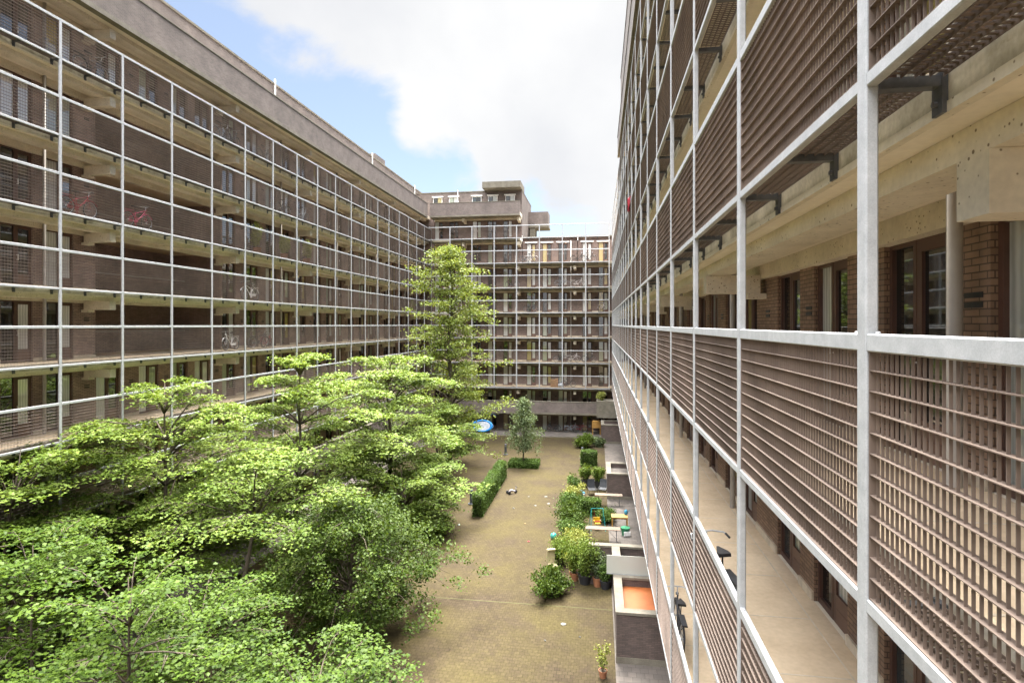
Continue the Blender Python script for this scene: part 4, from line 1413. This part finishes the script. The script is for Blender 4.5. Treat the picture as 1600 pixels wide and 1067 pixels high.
def folding_table(label, x, y, l=2.0, w=0.55, h=0.75, rz=0, mat='greywood'):
    root = empty('folding_table', label, 'table', (x, y, 0), R(rz), 'weathered folding tables on the terrace')
    tp = MB()
    n = 4
    for i in range(n):
        tp.box(-l / 2, l / 2, -w / 2 + w * i / n + .004, -w / 2 + w * (i + 1) / n - .004, h - 0.03, h)
    tp.box(-l / 2 + .2, -l / 2 + .26, -w / 2 + .02, w / 2 - .02, h - .055, h - .031).box(l / 2 - .26, l / 2 - .2, -w / 2 + .02, w / 2 - .02, h - .055, h - .031)
    tp.build('tabletop', [M[mat]], root)
    for s in (-1, 1):
        xx = s * (l / 2 - 0.22)
        lg = MB()
        for yy in (-w / 2 + .05, w / 2 - .05):
            lg.tube([(xx, yy, h - .05), (xx, yy, 0.0)], 0.014, 6)
        lg.tube([(xx, -w / 2 + .05, .15), (xx, w / 2 - .05, .15)], 0.012, 6)
        lg.tube([(xx, 0, h - .06), (xx - s * 0.55, 0, h - .06), (xx - s * .02, 0, .16)], 0.010, 5)
        lg.build('leg', [M['bollard']], root)


folding_table('weathered wooden folding table just behind the crossing garden wall', *at(942, 33.6))
folding_table('weathered wooden folding table in front of the dark lounge chairs', *at(951, 40.2), l=1.9)
x, y = at(968, 35.8)
t = empty('table', 'orange varnished wooden table on the terrace', 'table', (x, y, 0))
MB().box(-0.5, 0.5, -0.35, 0.35, 0.69, 0.73).box(-0.44, 0.44, -0.29, 0.29, 0.61, 0.689).build('tabletop', [M['tablewood']], t)
for sx in (-0.45, 0.45):
    for sy in (-0.3, 0.3):
        MB().box(sx - .035, sx + .035, sy - .035, sy + .035, 0, 0.689).build('leg', [M['tablewood']], t)
x, y = at(981, 36.0)
o = MB().lathe([(0.06, 0), (0.10, 0.03), (0.11, 0.2), (0.08, 0.26), (0.03, 0.30)], n=14).tube([(0.08, 0, 0.1), (0.24, 0, 0.28)], 0.015, 6).build('watering_can', [M['toyblue']], None, loc=(x - 0.12, y, 0.732))
tag(o, 'small blue watering can on the end of the orange table', 'watering can')
x, y = at(977, 34.5)
o = empty('tub', 'green plastic tub with a white front under the orange table', 'tub', (x, y, 0), R(20))
MB().lathe([(0.20, 0), (0.26, 0.42), (0.28, 0.42), (0.28, 0.46)], n=16).build('body', [M['green']], o)
MB().box(-0.2, 0.2, -0.31, -0.27, 0.05, 0.3).build('label_panel', [M['white']], o)
# toddler swing frame
x, y = at(933, 35.6)
o = empty('toddler_swing', 'yellow and red toddler swing seat hanging in a small teal frame', 'swing', (x, y, 0), R(10))
fr = MB()
for s in (-0.45, 0.45):
    fr.tube([(s, -0.45, 0), (s * .8, 0, 1.25), (s, 0.45, 0)], 0.016, 6)
fr.tube([(-0.36, 0, 1.25), (0.36, 0, 1.25)], 0.016, 6)
fr.build('frame', [M['teal']], o)
se = MB().box(-0.2, 0.2, -0.18, 0.18, 0.32, 0.37).box(-0.2, 0.2, 0.14, 0.18, 0.371, 0.66).box(-0.2, -0.16, -0.18, 0.139, 0.371, 0.52).box(0.16, 0.2, -0.18, 0.139, 0.371, 0.52)
se.build('seat', [M['yellow']], o)
MB().box(-0.21, 0.21, -0.22, -0.182, 0.46, 0.54).build('front_bar', [M['red']], o)
MB().tube([(-0.18, 0, 0.5), (-0.18, 0, 1.25)], 0.008, 4).tube([(0.18, 0, 0.5), (0.18, 0, 1.25)], 0.008, 4).build('rope', [M['red']], o)
x, y = at(938, 36.8)
o = empty('toy_scooter', 'dark blue toy scooter beside the toddler swing', 'toy', (x, y, 0), R(60))
MB().box(-0.35, 0.3, -0.06, 0.06, 0.09, 0.12).tube([(0.3, 0, 0.1), (0.36, 0, 0.75)], 0.02, 6).tube([(0.36, -0.2, 0.75), (0.36, 0.2, 0.75)], 0.018, 6).build('body', [M['blue']], o)
for lx in (-0.32, 0.34):
    MB().ring((lx, 0, 0.08), 0.06, 0.022, n=14, k=5).build('wheel', [M['black']], o)
x, y = at(907, gd(774))
o = empty('toy_car', 'bright blue toy car on the terrace by the yellow green shrub', 'toy', (x, y, 0), R(20))
MB().box(-0.3, 0.3, -0.16, 0.16, 0.08, 0.24).box(-0.18, 0.12, -0.13, 0.13, 0.241, 0.38).build('body', [M['toyblue']], o)
for lx in (-0.2, 0.2):
    for ly in (-0.17, 0.17):
        MB().ring((lx, ly, 0.09), 0.06, 0.028, n=12, k=5).build('wheel', [M['white']], o)
# cream ride-on toy + blue watering can by the bamboo
x, y = at(863, 29.6)
o = empty('ride_on_toy', 'cream plastic ride on toy with a high back among the terrace plants', 'toy', (x, y, 0), R(25))
MB().box(-0.2, 0.2, -0.32, 0.22, 0.10, 0.30).box(-0.2, 0.2, 0.16, 0.24, 0.301, 0.95).box(-0.21, 0.21, 0.08, 0.25, 0.951, 1.02).build('body', [M['cream']], o)
for lx in (-0.22, 0.22):
    for ly in (-0.22, 0.14):
        MB().tube([(lx - .03, ly, 0.10), (lx + .03, ly, 0.10)], 0.095, 12).build('wheel', [M['toyblue']], o)
x, y = at(861, 28.2)
o = MB().lathe([(0.12, 0), (0.15, 0.04), (0.16, 0.26), (0.10, 0.36)], n=14).tube([(0.14, 0, 0.14), (0.36, 0, 0.40)], 0.022, 6).tube([(-0.12, 0, 0.1), (-0.26, 0, 0.26), (-0.08, 0, 0.38)], 0.018, 6).build('watering_can', [M['toyblue']], None, loc=(x, y, 0.0))
tag(o, 'blue watering can on the paving beside the bamboo like plant', 'watering can')

# far end clutter
x = on_y(932, 66.5)
o = empty('chest', 'tall orange brown wooden cabinet on legs at the ground floor of the far block', 'cabinet', (x, 66.3, 0.10))
MB().box(-0.5, 0.5, -0.25, 0.25, 0.75, 1.55).build('body', [M['tablewood']], o)
for sx in (-0.42, 0.42):
    MB().box(sx - .05, sx + .05, -0.22, 0.22, 0, 0.749).build('leg', [M['tablewood']], o)
x = on_y(866, YB + 0.75)
o = MB().box(-0.42, 0.42, -0.25, 0.25, 0, 0.86).box(-0.42, 0.0, -0.27, -0.252, 0.7, 0.86).box(0.1, 0.42, -0.252, 0.25, 0.861, 0.95).build('cardboard_box', [M['cardboard']], None, loc=(x, YB + 0.8, zf(-2)))
tag(o, 'brown cardboard box on the lowest screened gallery of the far block', 'box')
x = on_y(876, YB + 0.75)
o = MB().lathe([(0.22, 0), (0.34, 0.12), (0.30, 0.34), (0.12, 0.46)], n=12).build('bag', [M['poolwhite']], None, smooth=True, loc=(x, YB + 0.8, zf(-2)))
tag(o, 'white plastic bag slumped beside the cardboard box on the far block gallery', 'bag')
# red cloth on the right block
yy = on_x(985, XR - 0.02)
c = MB()
for i in range(6):
    for j in range(7):
        pass
n1, n2 = 8, 9
for i in range(n1 + 1):
    for j in range(n2 + 1):
        c.v.append((0.05 * math.sin(i * 1.3 + j * .5) - 0.06, -0.25 + 0.5 * i / n1, -0.6 * j / n2 + 0.04 * math.sin(i * 2.0)))
for i in range(n1):
    for j in range(n2):
        a = i * (n2 + 1) + j
        c.f.append((a, a + n2 + 1, a + n2 + 2, a + 1))
        c.m.append(0)
o = c.build('cloth', [M['red']], None, smooth=True, loc=(XR - 0.03, yy, EYE + 5.75))
sm = o.modifiers.new('thickness', 'SOLIDIFY')
sm.thickness = 0.012
tag(o, 'red cloth hung over a screen high on the right block', 'cloth')

# ------------------------------------------------------------------ sky, sun, camera
EL, AZ = R(66), (0.02, 0.6)      # bright veiled sun stands high over the far right corner
sd = Vector((AZ[0], AZ[1], 0)).normalized() * math.cos(EL) + Vector((0, 0, math.sin(EL)))
w = bpy.data.worlds.new('World')
SC.world = w
w.use_nodes = True
nt = w.node_tree
nt.nodes.clear()
out = N(nt, 'ShaderNodeOutputWorld')
bg = N(nt, 'ShaderNodeBackground', i_Strength=0.05)
sky = N(nt, 'ShaderNodeTexSky', sky_type='NISHITA')
sky.sun_disc = False
sky.air_density = 0.8
sky.sun_elevation = EL
sky.sun_rotation = math.atan2(sd.x, sd.y)
sky.altitude = 0
sky.dust_density = 0.4
tc = N(nt, 'ShaderNodeTexCoord')


def pdir(px, py):
    u, v = (px - 800) / 900, (507 - py) / 900
    return Vector((u * CA - SA, u * SA + CA, v)).normalized()


n1 = N(nt, 'ShaderNodeTexNoise', i_Scale=3.2, i_Detail=10, i_Roughness=0.56)
n1.inputs['Distortion'].default_value = 0.25
mp = N(nt, 'ShaderNodeMapping')
mp.inputs['Scale'].default_value = (1, 1, 1.7)
L(nt, tc.outputs['Generated'], mp.inputs['Vector'])
L(nt, mp.outputs['Vector'], n1.inputs['Vector'])
acc = n1.outputs['Fac']
CLOUDS = ((800, 90, 0.80, 0.34), (960, 380, 0.955, 0.22), (1000, 60, 0.85, 0.22), (640, 240, 0.962, -0.38), (880, 318, 0.990, -0.52), (330, 0, 0.945, -0.24), (470, 170, 0.985, -0.14), (480, 90, 0.99, 0.16), (560, 140, 0.985, 0.08), (700, 0, 0.93, 0.14))
for (px, py, c0, amp) in CLOUDS:
    dp = N(nt, 'ShaderNodeVectorMath', operation='DOT_PRODUCT')
    L(nt, tc.outputs['Generated'], dp.inputs[0])
    dp.inputs[1].default_value = pdir(px, py)
    mr = N(nt, 'ShaderNodeMapRange', interpolation_type='SMOOTHSTEP', i_1=c0, i_2=1.0, i_3=0.0, i_4=amp)
    L(nt, dp.outputs['Value'], mr.inputs[0])
    ad = N(nt, 'ShaderNodeMath', operation='ADD')
    L(nt, acc, ad.inputs[0])
    L(nt, mr.outputs[0], ad.inputs[1])
    acc = ad.outputs[0]
for vec, c0, amp in (((0, 0, 1), 0.62, 0.30), ((0, -1, 0.35), 0.2, 0.25)):
    dp = N(nt, 'ShaderNodeVectorMath', operation='DOT_PRODUCT')
    L(nt, tc.outputs['Generated'], dp.inputs[0])
    dp.inputs[1].default_value = Vector(vec).normalized()
    mr = N(nt, 'ShaderNodeMapRange', interpolation_type='SMOOTHSTEP', i_1=c0, i_2=1.0, i_3=0.0, i_4=amp)
    L(nt, dp.outputs['Value'], mr.inputs[0])
    ad = N(nt, 'ShaderNodeMath', operation='ADD')
    L(nt, acc, ad.inputs[0])
    L(nt, mr.outputs[0], ad.inputs[1])
    acc = ad.outputs[0]
msk = N(nt, 'ShaderNodeMapRange', interpolation_type='SMOOTHSTEP', i_1=0.58, i_2=0.72, i_3=0.0, i_4=0.98)
L(nt, acc, msk.inputs[0])
n2 = N(nt, 'ShaderNodeTexNoise', i_Scale=4.0, i_Detail=6, i_Roughness=0.5)
mp2 = N(nt, 'ShaderNodeMapping')
mp2.inputs['Location'].default_value = (4, 2, 7)
L(nt, tc.outputs['Generated'], mp2.inputs['Vector'])
L(nt, mp2.outputs['Vector'], n2.inputs['Vector'])
cl = ramp(nt, [(0.30, (0.84, 0.85, 0.88)), (0.62, (1.0, 1.0, 1.0))])
L(nt, n2.outputs['Fac'], cl.inputs['Fac'])
veil = N(nt, 'ShaderNodeMix', data_type='RGBA', i_0=0.2)
dim = N(nt, 'ShaderNodeVectorMath', operation='MULTIPLY')
dim.inputs[1].default_value = (0.53, 0.485, 0.44)
L(nt, sky.outputs[0], dim.inputs[0])
L(nt, dim.outputs[0], veil.inputs['A'])
veil.inputs['B'].default_value = (1.6, 1.75, 1.93, 1)
mx = N(nt, 'ShaderNodeMix', data_type='RGBA')
L(nt, msk.outputs[0], mx.inputs['Factor'])
L(nt, veil.outputs['Result'], mx.inputs['A'])
# added fill light: cloud above the frame made many times brighter than in view
sep = N(nt, 'ShaderNodeSeparateXYZ')
L(nt, tc.outputs['Generated'], sep.inputs[0])
zb = N(nt, 'ShaderNodeMapRange', i_1=0.53, i_2=0.68, i_3=2.05, i_4=34.0)
L(nt, sep.outputs['Z'], zb.inputs[0])
cs = N(nt, 'ShaderNodeVectorMath', operation='SCALE')
L(nt, cl.outputs['Color'], cs.inputs[0])
L(nt, zb.outputs[0], cs.inputs['Scale'])
L(nt, cs.outputs[0], mx.inputs['B'])
L(nt, mx.outputs['Result'], bg.inputs['Color'])
L(nt, bg.outputs[0], out.inputs[0])

sl = bpy.data.lights.new('Sun', 'SUN')
sl.energy = 2.3
sl.angle = R(25)
sl.color = (1.0, 0.95, 0.86)
so = bpy.data.objects.new('Sun', sl)
COL.objects.link(so)
so.rotation_euler = (-sd).to_track_quat('-Z', 'Y').to_euler()

cam = bpy.data.cameras.new('Camera')
cam.sensor_width = 36
cam.lens = 900 / 1600 * 36
cam.shift_y = -26.5 / 1600
cam.clip_start = 0.05
cam.clip_end = 1500
co = bpy.data.objects.new('Camera', cam)
COL.objects.link(co)
co.location = (0, 0, EYE)
co.rotation_euler = (R(90), 0, YAW)
SC.camera = co

vs = SC.view_settings
vs.view_transform = 'Standard'
vs.look = 'None'
vs.exposure = 3.3
vs.gamma = 1.0
SC.cycles.max_bounces = 8
SC.cycles.diffuse_bounces = 5
SC.cycles.transparent_max_bounces = 8
SC.cycles.use_denoising = True
SC.cycles.caustics_reflective = False
SC.cycles.caustics_refractive = False
